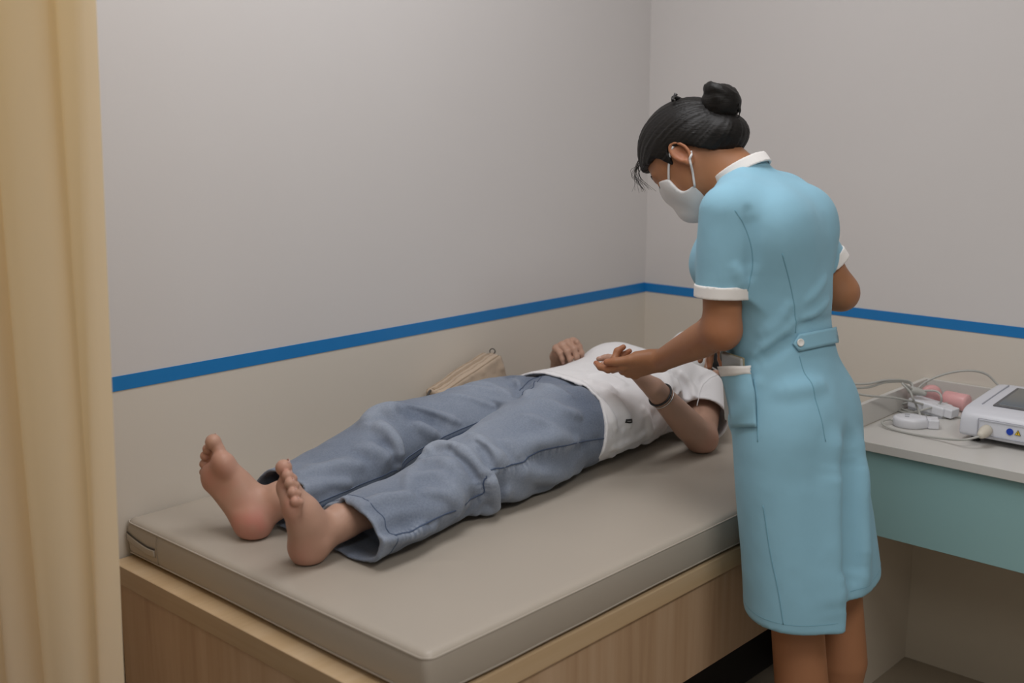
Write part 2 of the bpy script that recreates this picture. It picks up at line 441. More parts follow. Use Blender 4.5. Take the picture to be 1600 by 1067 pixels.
def wood_material(name, stretch, c0, c1, c2):
    M = mat(name, c1, .42, bump=(14, .12, .001, stretch)); nt = M.node_tree; b = nt.nodes['Principled BSDF']
    tc = nt.nodes.new('ShaderNodeTexCoord'); mp = nt.nodes.new('ShaderNodeMapping'); mp.inputs['Scale'].default_value = stretch
    nt.links.new(tc.outputs['Object'], mp.inputs[0])
    n1 = nt.nodes.new('ShaderNodeTexNoise'); n1.inputs['Scale'].default_value = 3.2; n1.inputs['Detail'].default_value = 6; n1.inputs['Distortion'].default_value = .6
    n2 = nt.nodes.new('ShaderNodeTexNoise'); n2.inputs['Scale'].default_value = 26; n2.inputs['Detail'].default_value = 3
    for q in (n1, n2): nt.links.new(mp.outputs[0], q.inputs[0])
    ad = nt.nodes.new('ShaderNodeMath'); ad.operation = 'MULTIPLY_ADD'; ad.inputs[1].default_value = .45
    nt.links.new(n2.outputs[0], ad.inputs[0]); nt.links.new(n1.outputs[0], ad.inputs[2])
    cr = nt.nodes.new('ShaderNodeValToRGB'); e = cr.color_ramp.elements; e[0].position = .45; e[0].color = (*c0, 1); e[1].position = .98; e[1].color = (*c2, 1)
    k = e.new(.7); k.color = (*c1, 1)
    nt.links.new(ad.outputs[0], cr.inputs[0]); nt.links.new(cr.outputs[0], b.inputs['Base Color']); return M
C0, C1, C2 = (.33, .20, .115), (.46, .305, .185), (.54, .38, .25)
M_wood_v = wood_material('oak_laminate_upright', (2.2, 2.2, .12), C0, C1, C2)
M_wood_x = wood_material('oak_laminate_lengthwise', (.15, 4.0, 4.0), (.48, .33, .18), (.54, .385, .225), (.58, .43, .27))
M_wood_y_shade = wood_material('oak_laminate_crosswise_shaded', (4.0, .15, 4.0), (.36, .245, .13), (.41, .285, .165), (.45, .325, .20))
M_dark = mat('recess_shade', (.03, .027, .025), .6)  # near-black colour stands in for the shade under the bench
M_vinyl = mat('beige_vinyl', (.405, .358, .302), .42, noise=(2.5, .05), bump=(260, .05, .0006), spec=.4)
M_seam = mat('vinyl_seam', (.32, .275, .22), .5)

# ------------------------------------------------------------------ setting
CH = 2.75; X0 = -4.6; Y0 = -4.4
def struct(name, lo, hi, m_): return box(name, lo, hi, m_, None, bevel=0, kind='structure')
struct('floor', (X0 - .1, Y0 - .1, -.1), (.1, .1, 0), M_floor)
struct('ceiling', (X0 - .1, Y0 - .1, CH), (.1, .1, CH + .1), M_ceil)
struct('wall_left', (X0 - .1, 0, 0), (0.0, .1, CH), M_wall)
struct('wall_right', (0, Y0 - .1, 0), (.1, .1, CH), M_wall)
struct('wall_front', (X0 - .1, Y0 - .1, 0), (0, Y0, CH), M_plain)
struct('wall_back', (X0 - .1, Y0, 0), (X0, 0, CH), M_plain)
struct('trim_1', (X0, -.0015, STRIPE_Z - .0155), (-.0015, .0, STRIPE_Z + .0155), M_blue)
struct('trim_2', (-.0015, Y0, STRIPE_Z - .014), (.0, 0, STRIPE_Z + .014), M_blue)
struct('baseboard_right', (-.010, Y0, 0), (0, -.98, .035), M_base)

# ------------------------------------------------------------------ curtain gathered by the wall at the foot of the couch
def curtain():
    M = bpy.data.materials.new('cream_curtain'); M.use_nodes = True; nt = M.node_tree; b = nt.nodes['Principled BSDF']
    b.inputs['Roughness'].default_value = .75; b.inputs['Base Color'].default_value = (.92, .84, .67, 1); b.inputs['Sheen Weight'].default_value = .2
    tr = nt.nodes.new('ShaderNodeBsdfTranslucent'); tr.inputs[0].default_value = (.96, .66, .26, 1)
    mx = nt.nodes.new('ShaderNodeMixShader'); mx.inputs[0].default_value = .42
    nt.links.new(b.outputs[0], mx.inputs[1]); nt.links.new(tr.outputs[0], mx.inputs[2]); nt.links.new(mx.outputs[0], nt.nodes['Material Output'].inputs[0])
    tc = nt.nodes.new('ShaderNodeTexCoord'); n_ = nt.nodes.new('ShaderNodeTexNoise'); n_.inputs['Scale'].default_value = 400
    bp = nt.nodes.new('ShaderNodeBump'); bp.inputs['Strength'].default_value = .1; bp.inputs['Distance'].default_value = .0006
    nt.links.new(tc.outputs['Object'], n_.inputs[0]); nt.links.new(n_.outputs[0], bp.inputs['Height']); nt.links.new(bp.outputs[0], b.inputs['Normal'])
    # creases given as y positions at two heights, plane x about -2.1; sheet bulges towards the room between them
    def lerp(a, c, z): return a + (c - a) * (z - .6) / 1.1
    cre = [(-.425, -.492, 0), (-.382, -.420, .040), (-.262, -.262, .085), (-.185, -.185, .075), (-.085, -.090, .07), (-.012, -.012, .05)]
    nz = 60; V = []; nper = 22
    zs = np.linspace(.04, 2.66, nz)
    for z in zs:
        row = []
        for i in range(len(cre) - 1):
            ya = lerp(cre[i][0], cre[i][1], z); yb = lerp(cre[i + 1][0], cre[i + 1][1], z); amp = cre[i + 1][2]
            for k in range(nper):
                t = k / nper; bul = amp * (math.sin(math.pi * t) ** .42)
                wob = .006 * math.sin(2.1 * z + 5 * t + i * 1.7) * math.sin(math.pi * t)
                row.append((-2.085 - .035 * max(0, i + t - 1.5) - bul - wob, ya + (yb - ya) * t, z))
        row.append((-2.085 - .035 * 3.5, lerp(cre[-1][0], cre[-1][1], z), z)); V.append(row)
    n = len(V[0]); me = bpy.data.meshes.new('curtain'); Fc = []
    for j in range(nz - 1):
        for i in range(n - 1): a = j * n + i; Fc.append((a, a + n, a + n + 1, a + 1))
    me.from_pydata([p for r in V for p in r], [], Fc); me.update()
    o = link('curtain', me, M); tag(o, 'cream yellow pleated privacy curtain hanging at the left edge by the couch foot', 'curtain')

    # rail it hangs from, out of the picture
    r = tube('curtain_rail', [(-2.09, -.005, 2.68), (-2.09, -2.2, 2.68)], .012, mat('white_rail', (.7, .7, .7), .4)); tag(r, 'white curtain rail under the ceiling above the cream curtain', 'rail')
curtain()

# ------------------------------------------------------------------ couch base
ZT = .672
WB = .583
base = thing('couch_base', 'low oak-laminate box bench that carries the beige mattress', 'bench', (-.95, -.48, 0))
box('top_board', (-1.885, -.9385, WB - .042), (-.012, -.006, WB), M_wood_x, base, .0025)
box('front_panel', (-1.868, -.930, .335), (-.02, -.912, WB - .0425), M_wood_v, base, .002)
box('end_panel', (-1.875, -.931, 0.0), (-1.855, -.012, WB - .0425), M_wood_v, base, .002)
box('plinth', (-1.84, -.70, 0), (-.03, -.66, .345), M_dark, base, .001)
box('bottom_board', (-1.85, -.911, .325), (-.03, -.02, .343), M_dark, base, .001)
box('head_panel', (-.04, -.911, 0), (-.015, -.02, WB - .0425), M_wood_v, base, .002)
# end banding of the top board (crosswise foot-end grain, shade put into the colour)
box('end_band', (-1.8862, -.937, WB - .0415), (-1.8845, -.008, WB - .0005), M_wood_y_shade, base, .0004)

# ------------------------------------------------------------------ mattress
def mattress():
    f = Field(); lo = np.array([-1.842, -.936, WB + .001]); hi = np.array([-.014, -.006, ZT])
    c = (lo + hi) / 2; h = (hi - lo) / 2; r = .014
    bumps = [(-1.2, -.42, .25, .002), (-.95, -.42, .22, .003), (-.6, -.45, .22, .003)]
    def fn(x, y, z):
        rx, ry = x, y
        top = -.003 + .003 * np.cos((x - c[0]) / h[0] * 1.5) * np.cos((y - c[1]) / h[1] * 1.5)
        for (bx, by, br, bd) in bumps: top = top - bd * np.exp(-((x - bx) ** 2 + (y - by) ** 2) / br ** 2)
        side = .004 * np.cos((z - c[2]) / h[2] * 1.5) + .0012 * np.sin(x * 9) * np.sin(y * 8 + 1)
        qx = np.abs(x - c[0]) - h[0] + r - side; qy = np.abs(y - c[1]) - h[1] + r - side; qz = np.where(z > c[2], z - c[2] - h[2] + r - top, c[2] - z - h[2] + r)
        return np.sqrt(np.maximum(qx, 0) ** 2 + np.maximum(qy, 0) ** 2 + np.maximum(qz, 0) ** 2) + np.minimum(np.maximum(qx, np.maximum(qy, qz)), 0) - r
    f.add(fn, lo - .006, hi + .006, 0)
    def crease(x, y, z):
        w = 0.0
        for (x0, y0, x1, y1, a, wd) in ((-.96, -.60, -.80, -.70, .0022, .012), (-.90, -.58, -.72, -.66, .0018, .012), (-.72, -.58, -.58, -.72, .0016, .012), (-1.76, -.10, -1.70, -.22, .0016, .010), (-1.80, -.16, -1.66, -.20, .0014, .010), (-1.66, -.62, -1.50, -.72, .0012, .012)):
            dx, dy = x1 - x0, y1 - y0; L = math.hypot(dx, dy); t = ((x - x0) * dx + (y - y0) * dy) / L; s_ = ((x - x0) * dy - (y - y0) * dx) / L + .010 * np.sin(t * 20)
            w = w - a * np.exp(-(s_ / wd) ** 2) * np.clip(np.minimum(t, L - t) / (L * .35), 0, 1)
        return np.where(z > ZT - .03, w, 0) + .0010 * vnoise(x * 9, y * 5, z * 3, 77)
    f.wrinkle(crease)
    root = thing('mattress', 'beige vinyl couch mattress with piped edges on the oak bench', 'mattress', (-.93, -.47, WB))
    link('cushion', np_mesh([f.mesh(.009, smooth=2)]), M_vinyl, root)
    e = .004; z = ZT - .006; rc = .02
    def ring(z, ins):
        P = []
        x0, x1, y0, y1 = lo[0] + ins, hi[0] - ins, lo[1] + ins, hi[1] - ins
        for (cx, cy, a0) in ((x1 - rc, y1 - rc, 0), (x0 + rc, y1 - rc, 90), (x0 + rc, y0 + rc, 180), (x1 - rc, y0 + rc, 270)):
            for k in range(7): a = math.radians(a0 + 15 * k); P.append((cx + rc * math.cos(a), cy + rc * math.sin(a), z))
        out = []
        for i in range(len(P)):
            a, b_ = np.array(P[i]), np.array(P[(i + 1) % len(P)]); nseg = max(1, int(np.linalg.norm(b_ - a) / .03))
            for k in range(nseg): out.append(a + (b_ - a) * k / nseg)
        return np.array(out)
    for z in (ZT - .013, WB + .012):
        P = f.snap(ring(z, .0), .0003); link('piping', join_mesh([tube_vf(P, .0019, 6, True)]), M_vinyl, root)
    # upright seams on the foot end, and the slit of the zip cover
    for (xx, yy) in ((-1.842, -.128), (-.52, -.928)):
        P = f.snap(np.array([(xx, yy, q) for q in np.linspace(WB + .014, ZT - .016, 10)]), .0002); link('side_seam', join_mesh([tube_vf(P, .0011, 5)]), M_seam, root)
    P = f.snap(smooth_path([(-1.842, -.012, .636), (-1.842, -.05, .629), (-1.842, -.09, .6245), (-1.842, -.12, .6255)], 20), .0)
    V, Fc = ribbon(f, P, .016, .003, .001); link('zip_flap', join_mesh([(V - np.array([0, 0, .007]), Fc)]), M_vinyl, root)
    link('zip_slit', join_mesh([tube_vf(P + np.array([-.0012, 0, .0022]), .0017, 6)]), mat('slit_shadow', (.05, .04, .03), .8), root)
    return f
F_matt = mattress()

# ------------------------------------------------------------------ anatomy helpers
def rot(v, ax, deg):
    ax = nrm(ax); a = math.radians(deg); v = np.asarray(v, float)
    return v * math.cos(a) + np.cross(ax, v) * math.sin(a) + ax * ax.dot(v) * (1 - math.cos(a))
FING = {'index': ((.40, .24, .19), .0079), 'middle': ((.44, .27, .20), .0081), 'ring': ((.41, .255, .195), .0076), 'little': ((.31, .19, .17), .0066)}
def hand(f, wrist, D, N, left, s=.165, curl=None, spread=6, thumb=(35, 20, 15, 10), forearm=None, rw=.024, fat=1.0, tdir=None):
    """palm + five separate fingers; D palm direction, N back-of-hand normal; curl = {finger: (mcp, pip, dip)}; s hand length"""
    D = nrm(D); N = nrm(np.asarray(N, float) - D * np.dot(N, D)); S = np.cross(D, N) * (1 if left else -1)   # thumb side
    wrist = np.array(wrist, float); k = s / .165; nails = []; tips = {}
    offs = {'index': (.024, .078), 'middle': (.0075, .082), 'ring': (-.0085, .078), 'little': (-.0235, .070)}
    mcp = {}
    for n_, (so, do) in offs.items():
        mcp[n_] = wrist + (S * so + D * do + N * .003) * k
        f.cone(wrist + S * so * .55 * k + D * .006 * k, mcp[n_], .0145 * k, .0108 * k * (.93 if n_ == 'little' else 1), k=.010)
    # thenar and hypothenar pads
    f.cone(wrist + (S * .014 + D * .012 - N * .007) * k, wrist + (S * .028 + D * .042 - N * .007) * k, .014 * k, .012 * k, k=.012)
    f.cone(wrist + (-S * .014 + D * .012 - N * .006) * k, wrist + (-S * .022 + D * .05 - N * .005) * k, .013 * k, .0105 * k, k=.012)
    order = ['index', 'middle', 'ring', 'little']
    for i, n_ in enumerate(order):
        L, r = FING[n_]; r *= k * fat; c = curl[n_] if isinstance(curl, dict) else curl
        d = rot(D, N, (1.5 - i) * spread * (1 if left else -1) * -1.0)
        if np.dot(d, S) * (1.5 - i) < 0: d = rot(D, N, (1.5 - i) * spread * (1 if left else -1))
        ax = nrm(np.cross(N, d)); p = mcp[n_]; pts = [p]; rs = [r * 1.2]; nn = N
        for j in range(3):
            d = rot(d, ax, c[j]); nn = rot(nn, ax, c[j]); p = p + d * L[j] * s * .47 * 1.02; pts.append(p); rs.append(r * (1.04, .93, .74)[j])
        sub = Field(); sub.chain(pts, rs)
        # knuckle swellings
        g = Field(); g.chain(pts, rs, k=0)
        g.ell(pts[1] + nn * 0, [r * 1.1] * 3, k=.004); g.ell(pts[2] - d * .0, [r * .97] * 3, k=.004)
        fn = (lambda gg: (lambda x, y, z: gg_eval(gg, x, y, z)))(g)
        P = np.array(pts); f.add(fn, P.min(0) - r * 1.3, P.max(0) + r * 1.3, k=.0035)
        f.ell(mcp[n_] + N * .002, [.0105 * k] * 3, k=.006)
        nails.append((pts[3] - d * .0035 + nn * r * .64, nrm(d - nn * .12), nrm(nn + d * .12), r * .60)); tips[n_] = pts[3]
    a0, a1, a2, a3 = thumb       # out-angle, opposition, bends
    b = wrist + (S * .019 + D * .018 - N * .006) * k
    d = nrm(tdir) if tdir is not None else rot(rot(D, N, 0) * math.cos(math.radians(a0)) + S * math.sin(math.radians(a0)), D, (a1 if left else -a1) * -1)
    ax = np.cross(d, nrm(-N * .7 - S * .7)); ax = nrm(ax) if np.linalg.norm(ax) > 1e-3 else S
    p1 = b + d * .040 * k; d1 = rot(d, ax, a2); p2 = p1 + d1 * .030 * k; d2 = rot(d1, ax, a3); p3 = p2 + d2 * .021 * k
    f.cone(b, p1, .0135 * k, .0105 * k, k=.010); f.chain([p1, p2, p3], [.0102 * k * fat, .0094 * k * fat, .0072 * k * fat], k=.005)
    tn = nrm(np.cross(d2, np.cross(S + N * .4, d2))); nails.append((p3 - d2 * .0045 + tn * .0060 * k, nrm(d2 - tn * .1), nrm(tn + d2 * .1), .0056 * k)); tips['thumb'] = p3
    if forearm is not None:
        f.cone(wrist - D * .0, wrist + D * .014 * k, rw * .98, .017 * k, k=.015, sq=(N, .74))
    return dict(nails=nails, tips=tips, mcp=mcp, S=S, N=N, D=D)
def gg_eval(g, x, y, z):
    F_ = None
    for fn, lo, hi, k, op in g.p:
        d = fn(x, y, z); F_ = d if F_ is None else Field.comb(F_, d, k, op)
    return F_
def nail_vf(nails):
    out = []
    for c, d, n_, r in nails:
        s_ = np.cross(d, n_); V = []; Fc = []; M_, K = 5, 6
        for j in range(M_ + 1):
            v = -1 + 2 * j / M_
            for i in range(K + 1):
                u = -1 + 2 * i / K; w = r * (1 - .12 * abs(v) ** 3); V.append(c + s_ * u * w + d * v * r * 1.25 + n_ * (r * .42 * (1 - u * u) - r * .18 - .12 * r * v * v))
        n0 = len(V); V += [p - n_ * .0012 for p in V]
        ring = [i for i in range(K + 1)] + [j * (K + 1) + K for j in range(1, M_ + 1)] + [M_ * (K + 1) + i for i in range(K - 1, -1, -1)] + [j * (K + 1) for j in range(M_ - 1, 0, -1)]
        for i in range(len(ring)): a, b_ = ring[i], ring[(i + 1) % len(ring)]; Fc.append((a, n0 + a, n0 + b_, b_))
        for j in range(M_):
            for i in range(K): a = j * (K + 1) + i; Fc.append((a, a + 1, a + K + 2, a + K + 1)); Fc.append((n0 + a, n0 + a + K + 1, n0 + a + K + 2, n0 + a + 1))
        out.append((V, Fc))
    return out
def foot(f, heel, toe, latdir, left, s=.225, ankle=None):
    """bare foot: heel point, big-toe tip, lateral direction (towards the little toe)"""
    heel = np.array(heel, float); toe = np.array(toe, float); T = nrm(toe - heel); Wd = np.array(latdir, float); Wd = nrm(Wd - T * Wd.dot(T))
    Dn = np.cross(T, Wd); Dn = Dn if np.dot(Dn, np.array(ankle) - heel) > 0 else -Dn      # towards the instep
    k = np.linalg.norm(toe - heel) / .205
    def P(t, w, d): return heel + (T * t + Wd * w + Dn * d) * k
    f.ell(P(.012, .004, .022), [.036 * k, .032 * k, .032 * k], np.array([T, Wd, Dn]), k=.02)
    f.cone(P(.02, .004, .026), P(.075, .010, .030), .029 * k, .027 * k, k=.025)
    f.cone(P(.03, .010, .018), P(.125, .040, .010), .024 * k, .015 * k, k=.022)      # outer edge
    f.cone(P(.075, -.004, .036), P(.148, -.015, .020), .023 * k, .019 * k, k=.022)   # inner edge
    f.cone(P(.075, .006, .034), P(.145, .012, .018), .023 * k, .014 * k, k=.025)
    f.cone(P(.07, .014, .030), P(.135, .030, .014), .020 * k, .013 * k, k=.022)
    f.ell(P(.150, -.015, .010), [.026 * k, .020 * k, .017 * k], np.array([T, Wd, Dn]), k=.016)    # ball
    f.ell(P(.140, .026, .008), [.026 * k, .029 * k, .013 * k], np.array([T, Wd, Dn]), k=.016)
    f.cone(P(.045, .002, .05), P(.10, .002, .040), .026 * k, .020 * k, k=.03)          # instep
    a = np.array(ankle, float)
    f.cone(P(.030, .002, .045), a, .031 * k, .031 * k, k=.03)
    f.ell(P(.035, -.026, .062), [.012 * k] * 3, k=.016); f.ell(P(.028, .026, .054), [.012 * k] * 3, k=.016)    # malleoli
    nails = []
    toes = [(-.017, .165, .208, .0142), (.0085, .164, .199, .0098), (.0255, .159, .190, .0091), (.040, .151, .177, .0086), (.0525, .140, .163, .0082)]
    for i, (w, t0, t1, r) in enumerate(toes):
        b = P(t0 - .012, w * .92, .018); m_ = P((t0 + t1) / 2, w, .027 if i else .018); e = P(t1 - r * .8, w + .001, .019 if i else .017)
        f.chain([b, m_, e], [r * .95 * k, r * .92 * k, r * 1.04 * k], k=.0045)
        f.ell(e - Dn * .001, [r * 1.13 * k] * 3, k=.003)
        nails.append((e + Dn * r * .80 * k + T * r * .25 * k, nrm(T * .9 + Dn * .1), nrm(Dn * .9 + T * .35), r * .62 * k))
    return nails, dict(T=T, W=Wd, Dn=Dn)
def skin_material(name, base, red, rough=.48):
    M = mat(name, base, rough, noise=(22, .07), bump=(420, .10, .0005), spec=.35, sss=.03); nt = M.node_tree; b = nt.nodes['Principled BSDF']
    at = nt.nodes.new('ShaderNodeAttribute'); at.attribute_name = 'redness'
    mx = nt.nodes.new('ShaderNodeMix'); mx.data_type = 'RGBA'; src = b.inputs['Base Color'].links[0].from_socket
    nt.links.new(at.outputs['Fac'], mx.inputs[0]); nt.links.new(src, mx.inputs[6]); mx.inputs[7].default_value = (*red, 1)
    nt.links.new(mx.outputs[2], b.inputs['Base Color']); return M
def set_attr(me, fn, name='redness'):
    co = np.zeros(len(me.vertices) * 3, np.float32); me.vertices.foreach_get('co', co); co = co.reshape(-1, 3)
    at = me.attributes.new(name, 'FLOAT', 'POINT'); at.data.foreach_set('value', np.clip(fn(co), 0, 1).astype(np.float32))
def fabric(name, color, scale=900, strength=.25, var=.06, rough=.85, wear=None, sheen=.15, coarse=None):
    """woven cloth: fine crossed weave in the relief, soft colour variation, optional lighter worn ridges"""
    M = mat(name, color, rough, noise=(9, var), spec=.2, sheen=sheen); nt = M.node_tree; b = nt.nodes['Principled BSDF']
    b.inputs['Sheen Roughness'].default_value = .5
    tc = nt.nodes.new('ShaderNodeTexCoord'); n1 = nt.nodes.new('ShaderNodeTexNoise'); n1.inputs['Scale'].default_value = scale; n1.inputs['Detail'].default_value = 2
    nt.links.new(tc.outputs['Object'], n1.inputs[0]); bp = nt.nodes.new('ShaderNodeBump'); bp.inputs['Strength'].default_value = strength; bp.inputs['Distance'].default_value = .0006
    nt.links.new(n1.outputs[0], bp.inputs['Height']); nt.links.new(bp.outputs[0], b.inputs['Normal'])
    if coarse:
        n2 = nt.nodes.new('ShaderNodeTexNoise'); n2.inputs['Scale'].default_value = coarse[0]; n2.inputs['Detail'].default_value = 3
        nt.links.new(tc.outputs['Object'], n2.inputs[0]); b2 = nt.nodes.new('ShaderNodeBump'); b2.inputs['Strength'].default_value = coarse[1]; b2.inputs['Distance'].default_value = coarse[2]
        nt.links.new(n2.outputs[0], b2.inputs['Height']); nt.links.new(bp.outputs[0], b2.inputs['Normal']); nt.links.new(b2.outputs[0], b.inputs['Normal'])
    if wear:
        src = b.inputs['Base Color'].links[0].from_socket; at = nt.nodes.new('ShaderNodeAttribute'); at.attribute_name = 'wear'
        mx = nt.nodes.new('ShaderNodeMix'); mx.data_type = 'RGBA'; mx.inputs[7].default_value = (*wear, 1)
        n3 = nt.nodes.new('ShaderNodeTexNoise'); n3.inputs['Scale'].default_value = 260; n3.inputs['Detail'].default_value = 4
        nt.links.new(tc.outputs['Object'], n3.inputs[0])
        ma = nt.nodes.new('ShaderNodeMath'); ma.operation = 'MULTIPLY_ADD'; ma.inputs[1].default_value = .7; ma.use_clamp = True
        sb = nt.nodes.new('ShaderNodeMath'); sb.operation = 'SUBTRACT'; sb.inputs[1].default_value = .5
        nt.links.new(n3.outputs[0], sb.inputs[0]); nt.links.new(sb.outputs[0], ma.inputs[0]); nt.links.new(at.outputs['Fac'], ma.inputs[2])
        nt.links.new(src, mx.inputs[6]); nt.links.new(ma.outputs[0], mx.inputs[0]); nt.links.new(mx.outputs[2], b.inputs['Base Color'])
    return M

M_skin_p = skin_material('patient_skin', (.455, .275, .20), (.52, .20, .155))
M_skin_n = skin_material('nurse_skin', (.37, .17, .085), (.40, .14, .075))
M_nail = mat('fingernail', (.58, .36, .31), .3)
M_hair = mat('black_hair', (.006, .005, .0045), .50, bump=(60, .35, .002, (1, 1, 6)), spec=.28)
M_denim = fabric('washed_blue_denim', (.125, .155, .215), 700, .5, .12, wear=(.29, .33, .40), coarse=(120, .15, .001))
M_denim_in = fabric('denim_inside', (.30, .36, .46), 700, .4, .08)
M_denim_seam = fabric('denim_seam', (.055, .08, .14), 700, .4, .1)
M_tee = fabric('white_cotton', (.80, .79, .80), 800, .2, .02, coarse=(16, .3, .005))
M_dress = fabric('pale_aqua_cotton', (.255, .48, .61), 900, .2, .04, rough=.8, sheen=.08, coarse=(13, .30, .006))
M_white = fabric('white_trim_cotton', (.80, .78, .76), 900, .2, .02)
M_mask = fabric('white_mask_felt', (.74, .74, .745), 500, .12, .02)

# ------------------------------------------------------------------ the patient lying on the couch
def patient():
    root = thing('person', 'person lying on the couch in washed blue jeans and white tee shirt, barefoot', 'person', (-.97, -.385, ZT))
    # ---- body
    f = Field()
    f.loft((0, 0, 0), (1, 0, 0), (0, 1, 0), (0, 0, 1), [(-1.05, -.385, .762, .150, .076), (-.95, -.385, .765, .160, .085), (-.82, -.385, .768, .130, .080), (-.66, -.385, .772, .135, .085),
           (-.54, -.385, .772, .150, .085), (-.47, -.385, .770, .135, .070), (-.43, -.385, .775, .07, .05)], k=.03)
    f.cone((-.47, -.385, .775), (-.34, -.385, .785), .055, .051, k=.03)
    HC = V3(-.290, -.385, .786)
    f.ell(HC + V3(.02, 0, -.004), [.103, .076, .092], k=.02)                     # skull, crown towards the head of the couch
    f.ell(HC + V3(-.055, 0, .035), [.062, .056, .055], k=.03)                      # face
    f.cone(HC + V3(-.06, 0, .03), HC + V3(-.105, 0, .058), .044, .024, k=.03)      # jaw and chin
    f.cone(HC + V3(.012, 0, .088), HC + V3(-.032, 0, .106), .009, .012, k=.012)    # nose
    for s in (-1, 1):
        f.ell(HC + V3(.012, .031 * s, .086), [.014, .017, .007], k=.008, op='-'); f.ell(HC + V3(.012, .031 * s, .080), [.011, .014, .009], k=.005)
        f.ell(HC + V3(.0, .076 * s, .0), [.030, .009, .016], k=.006)
        f.ell(HC + V3(.03, .032 * s, .087), [.007, .022, .006], k=.01)
    f.ell(HC + V3(-.066, 0, .090), [.010, .022, .010], k=.008)
    # legs under the jeans
    hipn, kneen, ankn = V3(-.98, -.47, .765), V3(-1.34, -.53, .765), V3(-1.665, -.505, .735)
    hipf, kneef, ankf = V3(-.98, -.30, .765), V3(-1.33, -.275, .755), V3(-1.672, -.322, .74)
    for h, kn, an in ((hipn, kneen, ankn), (hipf, kneef, ankf)):
        f.chain([h, (h + kn) / 2, kn], [.070, .058, .042], k=.03); f.chain([kn, kn * .65 + an * .35 + V3(0, 0, -.002), an], [.041, .042, .030], k=.02)
    nails1, fn = foot(f, (-1.752, -.478, .682), (-1.800, -.492, .868), (-.36, -.82, -.42), True, ankle=ankn)
    nails2, ff = foot(f, (-1.748, -.318, .686), (-1.782, -.213, .858), (-.15, .80, -.5), False, ankle=ankf)
    # arms
    shn, eln, wrn = V3(-.455, -.535, .775), V3(-.630, -.640, .712), V3(-.830, -.636, .873)
    shf, elf, wrf = V3(-.455, -.235, .775), V3(-.515, -.090, .722), V3(-.625, -.172, .852)
    f.chain([shn, shn * .4 + eln * .6, eln], [.046, .042, .038], k=.03)
    f.chain([eln, eln * .72 + wrn * .28 + V3(0, -.002, -.006), wrn], [.0375, .0385, .0250], k=.02)
    f.ell(eln + V3(.012, -.012, -.012), [.022] * 3, k=.02)
    f.chain([shf, shf * .4 + elf * .6, elf], [.046, .042, .038], k=.03); f.chain([elf, elf * .7 + wrf * .3, wrf], [.037, .0375, .025], k=.02)
    hl = hand(f, wrn, (-.58, .50, .66), (.40, -.42, .80), True, s=.168,
              curl={'index': (16, 20, 10), 'middle': (16, 22, 12), 'ring': (18, 24, 12), 'little': (22, 30, 14)}, spread=1, thumb=(22, 15, 8, 8), forearm=True, rw=.0245)
    hr = hand(f, wrf, (-.52, -.68, .52), (-.05, .45, .90), False, s=.168,
              curl={'index': (46, 58, 34), 'middle': (48, 58, 34), 'ring': (50, 56, 34), 'little': (52, 52, 32)}, spread=3, thumb=(14, 30, 15, 20), forearm=True, rw=.0245)
    f.half((0, 0, ZT + .0005), (0, 0, -1), '&', .004)
    fine = []
    def inbox(lo, hi): return lambda c: ((c > lo) & (c < hi)).all(1)
    boxes = [((-.99, -.70, .80), (-.80, -.47, 1.0)), ((-.83, -.37, .80), (-.632, -.150, 1.0)), ((-1.9, -.62, .6), (-1.70, -.13, .95))]
    boxes[0] = ((-1.0, -.70, .855), (-.775, -.44, 1.02))
    for lo, hi in boxes: fine.append(f.mesh(.0021, np.array(lo) - .008, np.array(hi) + .008, inbox(np.array(lo) - .0012, np.array(hi) + .0012), 1))
    def out(c):
        m_ = np.ones(len(c), bool)
        for lo, hi in boxes: m_ &= ~((c > np.array(lo) + .001) & (c < np.array(hi) - .001)).all(1)
        return m_
    me = np_mesh([f.mesh(.0042, keep=out)] + fine, 'body')
    def red(c):
        v = np.zeros(len(c))
        for p, r, a in ((V3(-1.75, -.325, .70), .055, .85), (V3(-1.79, -.24, .80), .055, .6), (V3(-1.80, -.21, .85), .03, .6), (V3(-1.755, -.49, .70), .045, .5), (V3(-1.80, -.49, .855), .03, .6), (V3(-1.82, -.53, .80), .045, .45),
                        (V3(-.63, -.655, .705), .03, .6), (V3(-.90, -.54, .92), .03, .45), (V3(-.72, -.30, .89), .03, .35)):
            v = np.maximum(v, a * np.exp(-((c - p) ** 2).sum(1) / r ** 2))
        return v * (.8 + .4 * vnoise(c[:, 0] * 60, c[:, 1] * 60, c[:, 2] * 60))
    set_attr(me, red); link('body', me, M_skin_p, root)
    for vf in nail_vf(hl['nails'] + hr['nails']): link('fingernail', join_mesh([vf]), M_nail, root)
    for vf in nail_vf(nails1 + nails2): link('toenail', join_mesh([vf]), M_nail, root)
    # hair and mask (hidden behind the nurse, built all the same)
    hf = Field(); hf.ell(HC + V3(.030, 0, -.012), [.106, .086, .095], k=.02); hf.ell(HC + V3(.02, .0, -.05), [.10, .10, .05], k=.03)
    hf.ell(HC + V3(-.09, 0, .09), [.125, .075, .11], op='-', k=.02); hf.half((0, 0, ZT + .002), (0, 0, -1), '&', .004)
    hf.warp = lambda x, y, z: .0012 * vnoise(x * 30, y * 160, z * 160)
    link('hair', np_mesh([hf.mesh(.004)]), M_hair, root)
    mf = Field(); mf.ell(HC + V3(-.055, 0, .037), [.070, .064, .062], k=.02); mf.cone(HC + V3(-.062, 0, .035), HC + V3(-.108, 0, .062), .050, .030, k=.03); mf.cone(HC + V3(-.0, 0, .088), HC + V3(-.046, 0, .100), .012, .018, k=.04)
    mf.half(HC + V3(.0, 0, .09), (1, 0, -.12), '&', .004); mf.half(HC + V3(0, 0, .012), (0, 0, -1), '&', .004)
    link('face_mask', np_mesh([mf.mesh(.0032)]), M_mask, root)
